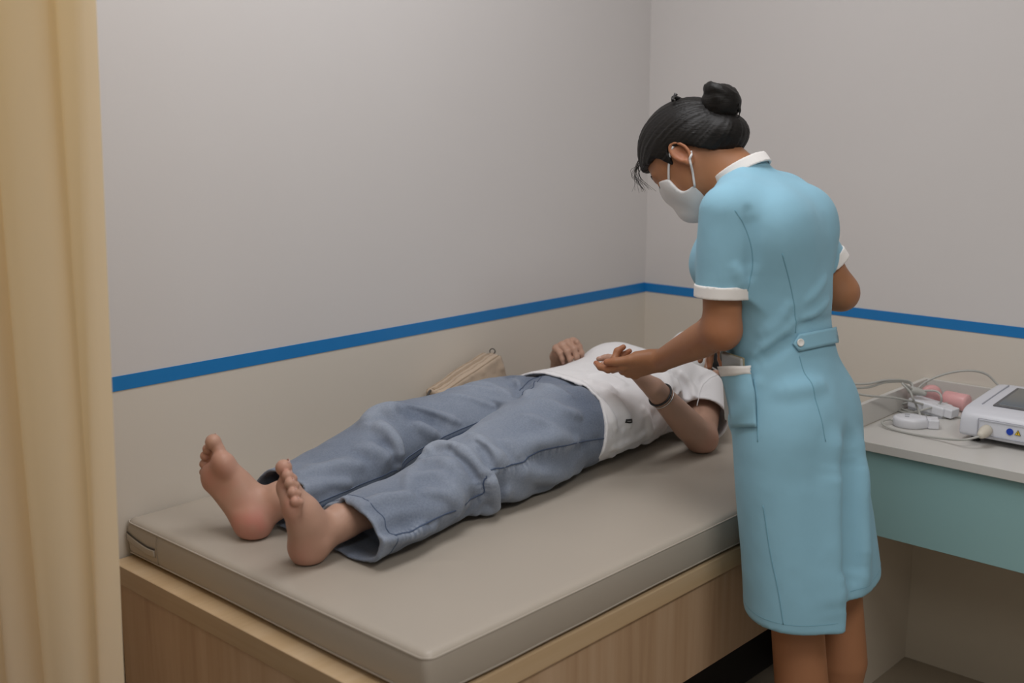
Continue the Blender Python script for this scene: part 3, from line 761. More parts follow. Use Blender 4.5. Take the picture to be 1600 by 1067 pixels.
    for s in (-1, 1):
        link('ear_loop', join_mesh([tube_vf(smooth_path([HC + V3(-.035, .060 * s, .03), HC + V3(-.01, .076 * s, .02), HC + V3(.024, .082 * s, -.004), HC + V3(-.005, .083 * s, -.018), HC + V3(-.055, .063 * s, .014)], 24), .0016, 6)]), M_mask, root)

    # ---- jeans
    J = Field()
    J.loft((0, 0, 0), (1, 0, 0), (0, 1, 0), (0, 0, 1), [(-1.10, -.385, .770, .150, .080), (-1.04, -.385, .772, .176, .092), (-.96, -.385, .770, .190, .098), (-.88, -.385, .770, .178, .096), (-.80, -.385, .770, .160, .090)], k=.03, p=2.3)
    A1 = nrm(V3(-.74, -.065, 0)); U1 = V3(-A1[1], A1[0], 0); O1 = V3(-.95, -.474, 0)
    r1 = [(-.02, 0, .772, .100, .096), (.10, 0, .770, .108, .100), (.20, 0, .764, .106, .094), (.30, 0, .753, .098, .080), (.385, .0, .751, .093, .075), (.47, 0, .737, .090, .065), (.58, .0, .728, .093, .058), (.68, .0, .725, .096, .054), (.74, 0, .723, .098, .054)]
    A2 = nrm(V3(-.72, -.005, 0)); U2 = V3(-A2[1], A2[0], 0); O2 = V3(-.95, -.293, 0)
    r2 = [(-.02, 0, .772, .096, .096), (.10, 0, .772, .102, .098), (.20, 0, .772, .098, .094), (.30, -.008, .775, .090, .088), (.385, -.012, .782, .087, .086), (.47, -.006, .760, .088, .078), (.58, 0, .744, .090, .066), (.68, .006, .734, .092, .060), (.755, .006, .730, .092, .058)]
    J.loft(O1, A1, U1, (0, 0, 1), r1, k=.025, p=2.2); J.loft(O2, A2, U2, (0, 0, 1), r2, k=.012, p=2.2)
    base = Field(); base.p = list(J.p); farleg = Field(); farleg.p = [J.p[2]]
    def ridge(pix, r, k=.018, off=-.35, op='+', n=16):
        h = [q for q in base.hits(pix) if q is not None]
        P = base.snap(smooth_path(h, n), 0); Nn = base.normal(P)
        P = P + Nn * (r * off if op == '+' else r * .45)
        t = np.linspace(0, 1, n); rr = r * np.clip(np.minimum(t, 1 - t) * 5, .35, 1); J.chain(P, rr, k, op)
    # far knee: hanging fold and slack behind it
    ridge([(574, 664), (592, 646), (622, 640)], .020, .03, -.1); ridge([(578, 668), (604, 674), (618, 696), (622, 728)], .016, .014, .15)
    ridge([(590, 690), (604, 708), (610, 732)], .013, .016, 0, '-'); ridge([(622, 632), (660, 640), (700, 653), (716, 660)], .007, .012, .1); ridge([(630, 644), (662, 654), (688, 664)], .012, .03, 0, '-')
    ridge([(560, 700), (590, 706), (606, 720)], .010, .025, -.2)
    ridge([(650, 662), (668, 672), (680, 680)], .008, .02, -.2)
    # groin folds
    ridge([(790, 582), (804, 600), (810, 622)], .013, .009, 0, '-'); ridge([(800, 592), (818, 606), (824, 620)], .008, .018, -.2)
    ridge([(842, 584), (820, 604), (806, 620)], .010, .020, 0, '-'); ridge([(835, 600), (860, 606), (890, 618)], .008, .02, -.2)
    ridge([(846, 626), (880, 640), (905, 650)], .007, .02, -.2); ridge([(740, 600), (770, 604), (795, 616)], .008, .02, -.25)
    # near knee: bunched cloth
    ridge([(660, 716), (680, 702), (700, 698), (722, 702)], .014, .016, .1); ridge([(700, 704), (728, 724), (748, 758)], .012, .009, 0, '-')
    ridge([(712, 698), (740, 720), (758, 752)], .012, .012, .1); ridge([(736, 680), (762, 702), (784, 720)], .013, .024, -.05); ridge([(744, 694), (764, 720), (772, 740)], .010, .010, 0, '-')
    ridge([(762, 742), (772, 762), (768, 788), (748, 808)], .018, .022, .1); ridge([(776, 738), (782, 762), (782, 780)], .013, .02, 0, '-')
    ridge([(740, 770), (744, 790), (730, 806)], .009, .02, 0, '-'); ridge([(660, 722), (690, 722), (716, 740)], .009, .024, -.1); ridge([(650, 728), (640, 748), (636, 770)], .008, .02, -.2)
    ridge([(700, 760), (716, 780), (716, 800)], .009, .022, -.15)
    ridge([(786, 690), (800, 700), (812, 716)], .008, .012, -.1); ridge([(640, 748), (676, 742), (706, 752)], .008, .016, -.1); ridge([(660, 770), (690, 772), (714, 786)], .008, .014, -.1)
    ridge([(690, 618), (730, 622), (770, 634)], .006, .014, -.1); ridge([(700, 606), (744, 606), (780, 612)], .006, .014, -.2); ridge([(480, 768), (510, 756), (544, 756)], .007, .014, -.1); ridge([(820, 650), (850, 660), (870, 676)], .006, .016, -.2)
    # shins and hems
    ridge([(572, 790), (600, 780), (640, 776)], .010, .025, -.1); ridge([(520, 790), (545, 782), (566, 790)], .010, .02, -.1); ridge([(600, 842), (636, 834), (676, 826)], .010, .022, -.1)
    ridge([(590, 830), (620, 822), (650, 812)], .010, .022, 0, '-'); ridge([(470, 742), (520, 728), (560, 726)], .009, .025, -.2); ridge([(440, 756), (470, 764), (500, 760)], .009, .025, -.2)
    ridge([(800, 700), (850, 690), (900, 690)], .010, .03, -.3); ridge([(820, 740), (860, 744), (900, 736)], .010, .03, -.2); ridge([(790, 770), (830, 770), (870, 764)], .011, .03, -.1)
    J.half((0, 0, ZT + .0015), (0, 0, -1), '&', .010)
    def jwarp(x, y, z):
        a = vnoise(x * 16, y * 22, z * 22, 3); b_ = vnoise(x * 38 + y * 18, y * 38 - x * 14, z * 38, 5)
        return .0032 * a + .0013 * b_
    J.wrinkle(jwarp)
    outer = Field(); outer.p = list(J.p)
    # hems: hollow inside, then cut across each leg
    J.hollow(lambda x, y, z: np.maximum(x + 1.585 + 0 * y, (ZT + .0075) - z), V3(-1.76, -.68, .66), V3(-1.575, -.15, .86), .0055)
    J.half(V3(-1.672, -.50, .72), (-1, .03, .10), '&', .003)
    V, Q = J.mesh(.0036, smooth=1); me = np_mesh([(V, Q)], 'jeans')
    # wear: lighter where the cloth stands proud of its smoothed surface and along the hem
    out_seam = [(617, 836), (661, 820), (748, 774), (756, 752), (770, 733), (817, 722), (831, 711), (880, 697), (936, 686), (956, 682)]
    SP = outer.trace(out_seam, 0, 140); SL = np.concatenate([[0], np.cumsum(np.linalg.norm(np.diff(SP, axis=0), axis=1))])
    def pucker(c):
        o = np.zeros(len(c)); m_ = (c[:, 1] < -.46) & (c[:, 2] < .80); idx = np.where(m_)[0]
        for i0 in range(0, len(idx), 4000):
            ii = idx[i0:i0 + 4000]; q = c[ii]; d2 = ((q[:, None, :] - SP[None]) ** 2).sum(2); j = d2.argmin(1); d = np.sqrt(d2[np.arange(len(ii)), j]); below = q[:, 2] < SP[j, 2] + .002
            o[ii] = np.where(below & (d < .022), np.sin(SL[j] / .0105 * 2 * math.pi + 2 * np.sin(SL[j] * 60)) * (1 - d / .022), 0)
        return o
    def wear(c):
        return wear0(c) + .42 * pucker(c)
    def wear0(c):
        d = base.pts(c); w = .36 + 22 * np.clip(d, -.012, .02) + .22 * vnoise(c[:, 0] * 9, c[:, 1] * 9, c[:, 2] * 9, 9)
        w += .25 * np.exp(-((c[:, 0] + 1.668) / .012) ** 2) + .18 * np.exp(-((c[:, 1] + .47) / .07) ** 2) * (c[:, 0] > -1.4) * (c[:, 0] < -1.0)
        return w - .22 * np.exp(-((c[:, 0] + .93) / .07) ** 2)
    set_attr(me, wear, 'wear'); jo = link('jeans', me, M_denim, root)
    # seams laid on the cloth
    def seam(pix, w, name='seam', off=.0012, m_=None, n=60, fl=None):
        P = (fl or outer).trace(pix, 0, n); V, Fc = ribbon(outer, P, w, off, .0015); link(name, join_mesh([(V, Fc)]), m_ or M_denim_seam, jo)
    out_seam = [(617, 836), (661, 820), (748, 774), (756, 752), (770, 733), (817, 722), (831, 711), (880, 697), (936, 686), (956, 682)]
    seam(out_seam, .0028, 'outer_seam')
    ins = [(492, 790), (540, 770), (617, 737), (640, 716), (680, 692), (726, 671), (764, 656)]
    seam(ins, .0100, 'inner_seam', .0010, M_denim, fl=farleg); seam([(x, y + 4) for x, y in ins], .0026, 'inner_stitch', .0016, fl=farleg); seam([(x, y - 3) for x, y in ins], .0016, 'inner_stitch', .0016, fl=farleg)
    fly = [(846, 578), (828, 594), (812, 610)]
    seam(fly, .0018, 'fly_stitch', .0014); seam([(852, 584), (834, 600), (816, 617)], .0018, 'fly_stitch', .0014)
    # near hem band stitched round the opening
    hemP = []
    for a in np.linspace(0, 2 * math.pi, 73)[:-1]:
        g = O1 + A1 * .722 + U1 * (.096 * math.cos(a)) + V3(0, 0, .727 + .056 * math.sin(a)); hemP.append(g)
    hemP = np.array(hemP); hemP[:, 2] = np.maximum(hemP[:, 2], ZT + .004); hemP = outer.snap(hemP)
    inset = J.normal(hemP)
    link('hem_stitch', join_mesh([tube_vf(outer.snap(hemP + V3(.022, 0, 0)), .0011, 5, True)]), M_denim_seam, jo)

    # ---- tee shirt
    T = Field()
    T.loft((0, 0, 0), (1, 0, 0), (0, 1, 0), (0, 0, 1), [(-1.02, -.388, .768, .208, .106), (-.96, -.388, .768, .206, .107), (-.90, -.388, .769, .200, .106), (-.80, -.388, .770, .190, .103), (-.70, -.388, .772, .184, .105), (-.60, -.388, .775, .180, .108),
           (-.53, -.388, .775, .180, .106), (-.47, -.386, .776, .168, .092), (-.425, -.385, .778, .110, .074), (-.405, -.385, .780, .070, .062)], k=.03, p=2.35)
    T.ell((-.555, -.305, .842), (.072, .066, .050), k=.05); T.ell((-.555, -.465, .836), (.072, .066, .048), k=.05)
    s1 = shn + V3(0, .01, .004); e1 = shn * .42 + eln * .58; e2 = shf * .42 + elf * .58
    T.chain([s1, e1, e1 + (eln - shn) * .2], [.062, .068, .070], k=.03); T.chain([shf, e2, e2 + (elf - shf) * .2], [.060, .062, .064], k=.03)
    tb = Field(); tb.p = list(T.p)
    def fold(pix, r, k=.02, off=-.2, op='+', n=16):
        h = [q for q in tb.hits(pix) if q is not None]
        if len(h) < 2: return
        P = tb.snap(smooth_path(h, n), 0); Nn = tb.normal(P); P = P + Nn * (r * off if op == '+' else r * .5)
        t = np.linspace(0, 1, n); T.chain(P, r * np.clip(np.minimum(t, 1 - t) * 5, .3, 1), k, op)
    for pp in ([(930, 620), (950, 640), (962, 668)], [(948, 612), (972, 636), (984, 664)], [(916, 596), (940, 600), (962, 612)], [(925, 585), (950, 588), (975, 600)], [(958, 700), (985, 690), (1010, 676)], [(964, 724), (996, 708), (1030, 690)], [(905, 596), (930, 630), (945, 664)],
               [(1050, 590), (1062, 612), (1066, 636)], [(1066, 584), (1080, 606), (1084, 624)], [(1040, 580), (1046, 600), (1050, 606)], [(1006, 640), (1014, 660), (1012, 684)]):
        fold(pp, .006, .016, -.1)
    for pp in ([(940, 618), (960, 642), (974, 668)], [(922, 590), (948, 595), (970, 606)], [(960, 712), (990, 700), (1018, 684)], [(1058, 586), (1072, 608), (1076, 630)]):
        fold(pp, .006, .016, 0, '-')
    # armhole seam dip
    fold([(1094, 600), (1104, 588), (1122, 578)], .006, .010, 0, '-')
    T.half((0, 0, ZT + .001), (0, 0, -1), '&', .008)
    T.wrinkle(lambda x, y, z: .0022 * vnoise(x * 18, y * 18, z * 18, 11) + .001 * vnoise(x * 45, y * 45, z * 45, 12))
    hn = nrm(V3(-1, .19, .2)); hp = V3(-.90, -.40, .85)
    tfull = Field(); tfull.p = list(T.p)
    T.hollow(lambda x, y, z: np.maximum(-.035 - ((x - hp[0]) * hn[0] + (y - hp[1]) * hn[1] + (z - hp[2]) * hn[2]), ZT + .006 - z), V3(-1.06, -.62, .66), V3(-.80, -.16, .9), .0052)
    T.half(hp, hn, '&', .003)
    # sleeve ends and hem hollow
    for sh, el, e in ((shn, eln, e1), (shf, elf, e2)):
        d = nrm(el - sh)
        pl = e + d * .012
        def cut(x, y, z, pl=pl, d=d):
            t = (x - pl[0]) * d[0] + (y - pl[1]) * d[1] + (z - pl[2]) * d[2]
            q = np.sqrt((x - pl[0]) ** 2 + (y - pl[1]) ** 2 + (z - pl[2]) ** 2); return np.maximum(-t, q - .10)
        T.add(cut, pl - .12, pl + .12, .002, '-')
        T.cone(pl - d * .02, pl + d * .05, .0615, .0615, k=.003, op='-')
    to = link('tee_shirt', np_mesh([T.mesh(.0034)], 'tee'), M_tee, root)
    M_teeseam = fabric('tee_seam', (.62, .61, .62), 800, .2, .02)
    P = tfull.trace([(1089, 634), (1097, 604), (1108, 592), (1126, 580)], 0, 24); link('armhole_seam', join_mesh([ribbon(tfull, P, .0016, .0009)]), M_teeseam, to)
    # hem stitching parallel to the hem
    hs = []
    for yz in np.linspace(0, 1, 40):
        a = math.pi * (1.02 - 1.04 * yz) + 0; y = -.388 + .2 * math.cos(a); z = .77 + .107 * math.sin(a); z = max(z, ZT + .004)
        x = hp[0] + (hn[1] * (y - hp[1]) + hn[2] * (z - hp[2])) + .022; hs.append((x, y, z))
    P = tfull.snap(np.array(hs)); link('hem_stitch', join_mesh([tube_vf(P, .0007, 5)]), M_teeseam, to)
    # small black woven tag on the side
    c = tfull.hit(983, 658); d = nrm(tfull.hit(992, 656) - tfull.hit(977, 659)); N_ = tfull.normal(c)[0]; u = np.cross(N_, d)
    q = [c - d * .0115 - u * .0052, c + d * .0115 - u * .0052, c + d * .0115 + u * .0052, c - d * .0115 + u * .0052]
    tg = link('label_tag', join_mesh([patch_vf(tfull, q, 5, 3, .0018, .001)]), mat('black_tag', (.01, .01, .012), .6), to, label='small black woven tag')
    M_tagw = mat('tag_print', (.30, .30, .31), .6)
    link('tag_lettering', join_mesh([patch_vf(tfull, [c + d * a - u * .0012, c + d * (a + .0016) - u * .0012, c + d * (a + .0016) + u * .0012, c + d * a + u * .0012], 2, 2, .0022, 0) for a in (-.0062, -.0038, -.0014, .001, .0034)]), M_tagw, to, kind='stuff')
    # ---- bracelets on the near wrist
    ax = nrm(wrn - eln)
    def bangle(t, r, m_, lab, tilt):
        c = wrn - ax * t; a2 = nrm(ax + np.array(tilt)); u = nrm(np.cross(a2, [0, 0, 1.0])); w = np.cross(a2, u); P = []
        for k in range(48):
            a = 2 * math.pi * k / 48; P.append(c + (u * math.cos(a) + w * math.sin(a)) * .03)
        P = np.array(P); P = f.snap(P, r * .9, 5); P = c + (P - c); link('bracelet', join_mesh([tube_vf(P, r, 7, True)]), m_, root, label=lab)
    bangle(.034, .0026, mat('black_cord', (.012, .011, .012), .5), 'black cord bracelet', (0, .12, .05)); bangle(.048, .0015, mat('silver_chain', (.62, .60, .57), .25, metallic=.9), 'thin silver bracelet', (0, .2, .12))
    return dict(body=f, tee=tfull, jeans=outer, hl=hl, hr=hr)
PT = patient()

# ------------------------------------------------------------------ the nurse leaning over the couch
NO = V3(-.90, -1.08, 0); NF = nrm(V3(-.11, .994, 0)); NLt = V3(-NF[1], NF[0], 0); ZU = V3(0, 0, 1)     # origin, facing, her left
def NL(l, f, z): return NO + NLt * l + NF * f + ZU * z
def npx(px, py, l):
    """point of the plane parallel to her middle plane, l to her left, seen at the pixel"""
    d = ray(px, py); p0 = NO + NLt * l; return CAM + d * (((p0 - CAM) @ NLt) / (d @ NLt))
def patch_fn(field, f_uv, nu, nv, off, th):
    """f_uv(u,v)->pixel ; snapped on the field"""
    P = field.hits([f_uv(i / (nu - 1), j / (nv - 1)) for j in range(nv) for i in range(nu)])
    P = field.snap(np.array(P), 0.0, 4); N = field.normal(P); o_ = off if np.isscalar(off) else np.array([off(i / (nu - 1), j / (nv - 1)) for j in range(nv) for i in range(nu)])[:, None]
    V = np.concatenate([P + N * o_, P + N * (o_ - th)]); Fc = []; o = nu * nv
    for j in range(nv - 1):
        for i in range(nu - 1):
            a = j * nu + i; Fc.append((a, a + 1, a + nu + 1, a + nu)); Fc.append((o + a, o + a + nu, o + a + nu + 1, o + a + 1))
    ring = [i for i in range(nu)] + [j * nu + nu - 1 for j in range(1, nv)] + [(nv - 1) * nu + i for i in range(nu - 2, -1, -1)] + [j * nu for j in range(nv - 2, 0, -1)]
    for i in range(len(ring)):
        a, b = ring[i], ring[(i + 1) % len(ring)]; Fc.append((a, o + a, o + b, b))
    return V, Fc, P, N

def nurse():
    root = thing('person', 'person in a pale aqua uniform dress and white face mask bending over the couch', 'person', tuple(NL(0, -.02, 0)))
    # ---------------- dress field (before hems are cut)
    D = Field()
    rings = [(.40, 0, -.034, .204, .134), (.53, 0, -.024, .198, .130), (.72, 0, .006, .188, .124), (.80, 0, .018, .184, .121), (.89, 0, .036, .176, .114), (.96, 0, .052, .160, .110), (1.03, 0, .070, .142, .104), (1.08, 0, .082, .138, .104),
             (1.154, 0, .096, .150, .114), (1.22, 0, .108, .156, .116), (1.28, 0, .116, .158, .112), (1.325, 0, .124, .146, .098), (1.37, 0, .142, .104, .068), (1.395, 0, .164, .062, .048), (1.415, 0, .172, .050, .040)]
    D.loft(NO, (0, 0, 1), NLt, NF, rings, k=.03, p=2.0)
    for s in (-1, 1):
        D.ell(NL(.07 * s, -.005, .885), (.08, .060, .09), k=.05)                        # seat
        D.ell(NL(.075 * s, .185, 1.205), (.062, .055, .06), k=.05)                      # bust
        D.ell(NL(.075 * s, .060, 1.275), (.075, .055, .08), k=.06)                      # shoulder blade
    shN = NL(.158, .128, 1.318); elN = npx(1127, 514, .168); wrN = npx(1032, 564, .010)
    shF = NL(-.142, .128, 1.308); elF = npx(1312, 455, -.215); wrF = V3(-.728, -.772, 1.072)
    cN = shN * .30 + elN * .70; cF = shF * .30 + elF * .70
    for s_, sh, el, c, r_ in ((1, shN, elN, cN, .0535), (-1, shF, elF, cF, .0525)):
        d = nrm(el - sh); S_ = Field(); S_.chain([NL(.11 * s_, .130, 1.335), sh, sh * .6 + c * .4, c + d * .05], [.044, .0535, .0545, r_], k=.02)
        pl = c + d * .004; S_.cone(pl - d * .05, pl + d * .07, .046, .046, k=.002, op='-'); S_.half(pl, d, '&', .002)
        lo, hi = S_.bounds(); D.add((lambda S_: (lambda x, y, z: gg_eval(S_, x, y, z)))(S_), lo, hi, .045)
    for s_ in (-1, 1): D.cone(NL(.028 * s_, .152, 1.362), NL(.130 * s_, .126, 1.320), .034, .045, k=.03)          # yoke from neck to shoulder
    D0 = Field(); D0.p = list(D.p)
    def ridge(pix, r, k=.025, off=-.3, op='+', n=16, fld=None):
        fld = fld or D0; h = [q for q in fld.hits(pix) if q is not None]
        P = fld.snap(smooth_path(h, n), 0); Nn = fld.normal(P); P = P + Nn * (r * off if op == '+' else r * .5)
        t = np.linspace(0, 1, n); D.chain(P, r * np.clip(np.minimum(t, 1 - t) * 5, .3, 1), k, op)
    ridge([(1180, 552), (1210, 530), (1238, 506)], .007, .02, -.55); ridge([(1186, 566), (1214, 548), (1236, 530)], .006, .02, .5, '-')
    ridge([(1190, 520), (1215, 505), (1232, 480)], .005, .02, -.8); ridge([(1256, 500), (1276, 488), (1294, 470)], .004, .016, -.5); ridge([(1262, 470), (1278, 454), (1290, 436)], .004, .016, -.8); ridge([(1250, 508), (1272, 505), (1300, 495)], .004, .014, .5, '-')
    ridge([(1222, 610), (1250, 606), (1282, 600)], .007, .03, -.7); ridge([(1170, 330), (1176, 380), (1172, 430)], .008, .02, .5, '-')
    ridge([(1344, 700), (1348, 800), (1350, 900)], .014, .05, -.8)
    ridge([(1306, 700), (1312, 840), (1314, 990)], .020, .05, -.55); ridge([(1326, 690), (1328, 800), (1330, 940)], .024, .045, .25, '-')
    ridge([(1142, 660), (1160, 640), (1180, 600)], .006, .03, -.6); ridge([(1150, 420), (1158, 436), (1160, 446)], .005, .02, -.7)
    def dwarp(x, y, z): return (.0014 * vnoise(x * 14, y * 14, z * 9, 21) + .0005 * vnoise(x * 40, y * 40, z * 34, 22)) * np.clip((1.40 - z) / .1, 0, 1)
    D.wrinkle(dwarp)
    outer = Field(); outer.p = list(D.p)
    lo = NL(0, 0, .38) - V3(.32, .32, 0); hi = NL(0, 0, .66) + V3(.32, .32, 0)
    D.hollow(lambda x, y, z: z - .66 + 0 * x + 0 * y, lo, hi, .0095)
    # hem: left part hangs lower than the part right of the back vent
    vent = D0.hit(1320, 870); vdir = nrm(RX * V3(1, 1, 0))
    def zhem(x, y): return .508 + np.where((x - vent[0]) * vdir[0] + (y - vent[1]) * vdir[1] > 0, .050, 0.0)
    D.add(lambda x, y, z: zhem(x, y) - z, [-9] * 3, [9] * 3, .003, '&')
    # neck hole
    nb = NL(0, .172, 1.384); nd = nrm(NF * .55 + ZU * .835); nu_ = nrm(np.cross(nd, NLt))
    D.half(nb + nd * .004, nd, '&', .004); D.cone(nb + nd * .034, nb + nd * .09, .046, .050, k=.003, op='-')
    do = link('uniform_dress', np_mesh([D.mesh(.0042, smooth=1)], 'dress'), M_dress, root)
    M_dseam = fabric('aqua_seam', (.15, .33, .43), 900, .2, .05)
    def seam(pix, w=.0016, name='dress_seam', n=40): P = outer.trace(pix, 0, n); link(name, join_mesh([ribbon(outer, P, w, .0008)]), M_dseam, do)
    seam([(1222, 396), (1236, 450), (1242, 490), (1243, 520)]); seam([(1249, 556), (1262, 590), (1276, 630), (1290, 690)])
    seam([(1178, 592), (1182, 630), (1184, 690)]); seam([(1168, 455), (1176, 410), (1168, 365), (1148, 328)]); seam([(1192, 790), (1203, 862), (1216, 925), (1224, 976)])
    # hem stitch
    P = np.array([NL(.2 * math.cos(a), -.02 + .127 * math.sin(a), .528) for a in np.linspace(0, 2 * math.pi, 121)[:-1]])
    P[:, 2] = .020 + zhem(P[:, 0], P[:, 1]); side_ = (P - vent) @ vdir > .012; P = outer.snap(P, .0, 5)
    for sel in (side_, (P - vent) @ vdir < -.012):
        i0 = int(np.argmax(sel & ~np.roll(sel, 1))); Q_ = np.roll(P, -i0, 0)[:int(sel.sum())]; link('hem_stitch', join_mesh([tube_vf(Q_, .0005, 5)]), M_dseam, do)
    # cuffs
    for sh, el, c in ((shN, elN, cN), (shF, elF, cF)):
        d = nrm(el - sh); g = Field(); g.cone(c - d * .020, c + d * .0045, .0555, .0548, k=.0)
        fn0 = g.p[0][0]
        def fn(x, y, z, c=c, d=d):
            t = (x - c[0]) * d[0] + (y - c[1]) * d[1] + (z - c[2]) * d[2]
            ex = np.sqrt(np.maximum((x - c[0]) ** 2 + (y - c[1]) ** 2 + (z - c[2]) ** 2 - t * t, 0))
            return np.maximum(np.abs(ex - .0532) - .0032, np.maximum(-.019 - t, t - .006))
        q = Field(); q.add(fn, c - .07, c + .07, 0); q.warp = lambda x, y, z: .0006 * vnoise(x * 40, y * 40, z * 40)
        link('cuff', np_mesh([q.mesh(.0024)]), M_white, do)
    # collar
    def cfn(x, y, z):
        dx, dy, dz = x - nb[0], y - nb[1], z - nb[2]; t = dx * nd[0] + dy * nd[1] + dz * nd[2]
        a = dx * NLt[0] + dy * NLt[1]; b = dx * nu_[0] + dy * nu_[1] + dz * nu_[2]
        R = .0595 - .10 * (t - .0) ; ex = np.sqrt((a / 1.03) ** 2 + (b / 1.0) ** 2)
        return np.maximum(np.abs(ex - R) - .0028, np.maximum(-.006 - t, t - .017))
    q = Field(); q.add(cfn, nb - .09, nb + .09, 0); link('collar', np_mesh([q.mesh(.0024)]), M_white, do)
    # half belt with its button
    def buv(u, v):
        xl = 1247 - 9 * (1 - abs(2 * v - 1)); x = xl + (1304.5 - xl) * u; yt = 522 + (1304 - 1247 and (x - 1247) / 57 * -11); yb = 549 + (x - 1247) / 59 * -13; return (x, yt + (yb - yt) * v)
    V, Fc, P, N = patch_fn(outer, buv, 16, 7, lambda u, v: .0055 + .010 * max(0, u - .75) ** 1 * 1.2, .0035); bo = link('half_belt', join_mesh([(V, Fc)]), M_dress, do)
    c = outer.hit(1248, 535.5); n_ = outer.normal(c)[0]; c = c + n_ * .0055
    link('button', join_mesh([lathe_vf([(.0068, 0), (.0078, .0012), (.0078, .0022), (.0066, .0030), (.0052, .0021), (.0001, .0021)], c, n_, 24)]), mat('white_button', (.78, .77, .74), .3), do)
    # pocket with white top band, gaping open
    gap = lambda u, v: .006 + .016 * (1 - v) ** 2 * math.sin(math.pi * min(1, max(0, .15 + u * .85))) + .010 * (1 - v) ** 2
    def puv(u, v):
        xl = 1139 + 6 * v; xr = 1176 + 8 * v; y0 = 572 ; return (xl + (xr - xl) * u, y0 + (667 - y0) * v)
    V, Fc, P, N = patch_fn(outer, puv, 10, 14, gap, .003); po = link('pocket', join_mesh([(V, Fc)]), M_dress, do)
    def tuv(u, v): a = puv(u, v * .17); return a
    V, Fc, P, N = patch_fn(outer, tuv, 10, 4, lambda u, v: gap(u, v * .17) + .0016, .0055); link('pocket_band', join_mesh([(V, Fc)]), M_white, do)
    Pk = (P, N)

    # ---------------- body
    f = Field()
    f.loft(NO, (0, 0, 1), NLt, NF, [(z, cu, cv, max(.03, ru - .022), max(.03, rv - .022)) for z, cu, cv, ru, rv in rings[4:13]], k=.03)
    an = math.radians(47); HF = nrm(NF * math.cos(an) - ZU * math.sin(an)); HU = nrm(NF * math.sin(an) + ZU * math.cos(an)); HL = NLt
    yaw = math.radians(4); HF2 = rot(HF, HU, 4); HL2 = rot(HL, HU, 4); HF, HL = HF2, HL2
    HC = NL(0, .297, 1.420); Ms = np.array([HF, HU, HL])
    def H(a, b, c): return HC + HF * a + HU * b + HL * c
    f.ell(H(-.008, .014, 0), (.093, .092, .075), Ms, k=.02)
    f.ell(H(.036, -.025, 0), (.046, .072, .056), Ms, k=.03)
    for s in (-1, 1):
        f.cone(H(.018, -.062, .036 * s), H(.060, -.090, .010 * s), .021, .016, k=.03); f.cone(H(-.004, -.04, .050 * s), H(.020, -.068, .038 * s), .018, .018, k=.03)
    f.ell(H(.066, -.094, 0), (.014, .014, .018), Ms, k=.02)
    f.cone(H(.081, -.006, 0), H(.090, -.040, 0), .007, .010, k=.014)
    for s in (-1, 1):
        f.ell(H(.084, -.045, .010 * s), [.008] * 3, k=.008)
        f.ell(H(.088, -.010, .031 * s), (.013, .012, .019), Ms, k=.010, op='-'); f.ell(H(.070, -.011, .031 * s), [.0135] * 3, k=.004)
        f.cone(H(.080, .008, .016 * s), H(.068, .010, .046 * s), .006, .005, k=.012)
        f.ell(H(.056, -.042, .036 * s), (.018, .018, .014), Ms, k=.02)
        # ear
        ec = H(-.014, -.012, .0755 * s); eu = rot(HU, HL, 12 * 1); ef = np.cross(eu, HL); ef = ef if ef.dot(HF) > 0 else -ef; out_ = nrm(HL * s + ef * -.35)
        rim = []
        for a in np.linspace(-70, 235, 15):
            r_ = 1.0 - .12 * max(0, math.sin(math.radians(-a))); rim.append(ec + ef * -(.0155 * math.cos(math.radians(a)) * -1) * -1 * r_ + eu * .027 * math.sin(math.radians(a)) * r_ + out_ * .006)
        f.ell(ec - eu * .002, (.006, .027, .015), np.array([out_, eu, ef]), k=.006)
        f.chain(rim, .0035, k=.004)
        f.ell(ec + out_ * .007 + ef * .001 - eu * .002, (.006, .014, .008), np.array([out_, eu, ef]), k=.004, op='-')
        f.ell(ec - eu * .026 + ef * .005 + out_ * .002, (.005, .009, .007), np.array([out_, eu, ef]), k=.005)
        f.ell(ec + ef * .011 - eu * .004 + out_ * .004, (.004, .006, .003), np.array([out_, eu, ef]), k=.003)
    f.cone(H(-.040, -.045, 0), NL(0, .165, 1.365), .050, .050, k=.03); f.cone(H(-.02, -.055, 0), NL(0, .195, 1.35), .042, .045, k=.03)
    # arms
    f.chain([NL(.12, .13, 1.32), shN, shN * .45 + elN * .55, elN], [.042, .043, .0415, .0355], k=.03)
    f.chain([elN, elN * .70 + wrN * .30 + V3(0, 0, -.002), elN * .35 + wrN * .65, wrN], [.0355, .0365, .0300, .0240], k=.02); f.ell(elN - ZU * .010 - NF * .008, [.018] * 3, k=.03)
    f.chain([NL(-.12, .13, 1.32), shF, shF * .45 + elF * .55, elF], [.042, .043, .0415, .036], k=.03)
    f.chain([elF, elF * .70 + wrF * .30, wrF], [.036, .0365, .0245], k=.02); f.ell(elF - ZU * .010 - NF * .008, [.022] * 3, k=.03)
    hN = hand(f, wrN, (-.31, .90, -.31), (-.50, -.36, -.79), True, s=.172,
              curl={'index': (-3, 30, 22), 'middle': (52, 62, 40), 'ring': (54, 64, 40), 'little': (54, 60, 36)}, spread=4, thumb=(24, 20, 8, 14), forearm=True, rw=.0235, tdir=None)
    hF = hand(f, wrF, (-.06, .30, -.95), (.55, .80, .25), False, s=.168,
              curl={'index': (14, 16, 10), 'middle': (16, 18, 10), 'ring': (20, 20, 10), 'little': (24, 22, 12)}, spread=9, thumb=(42, 30, 12, 10), forearm=True, rw=.024)
    # legs
    feet = []
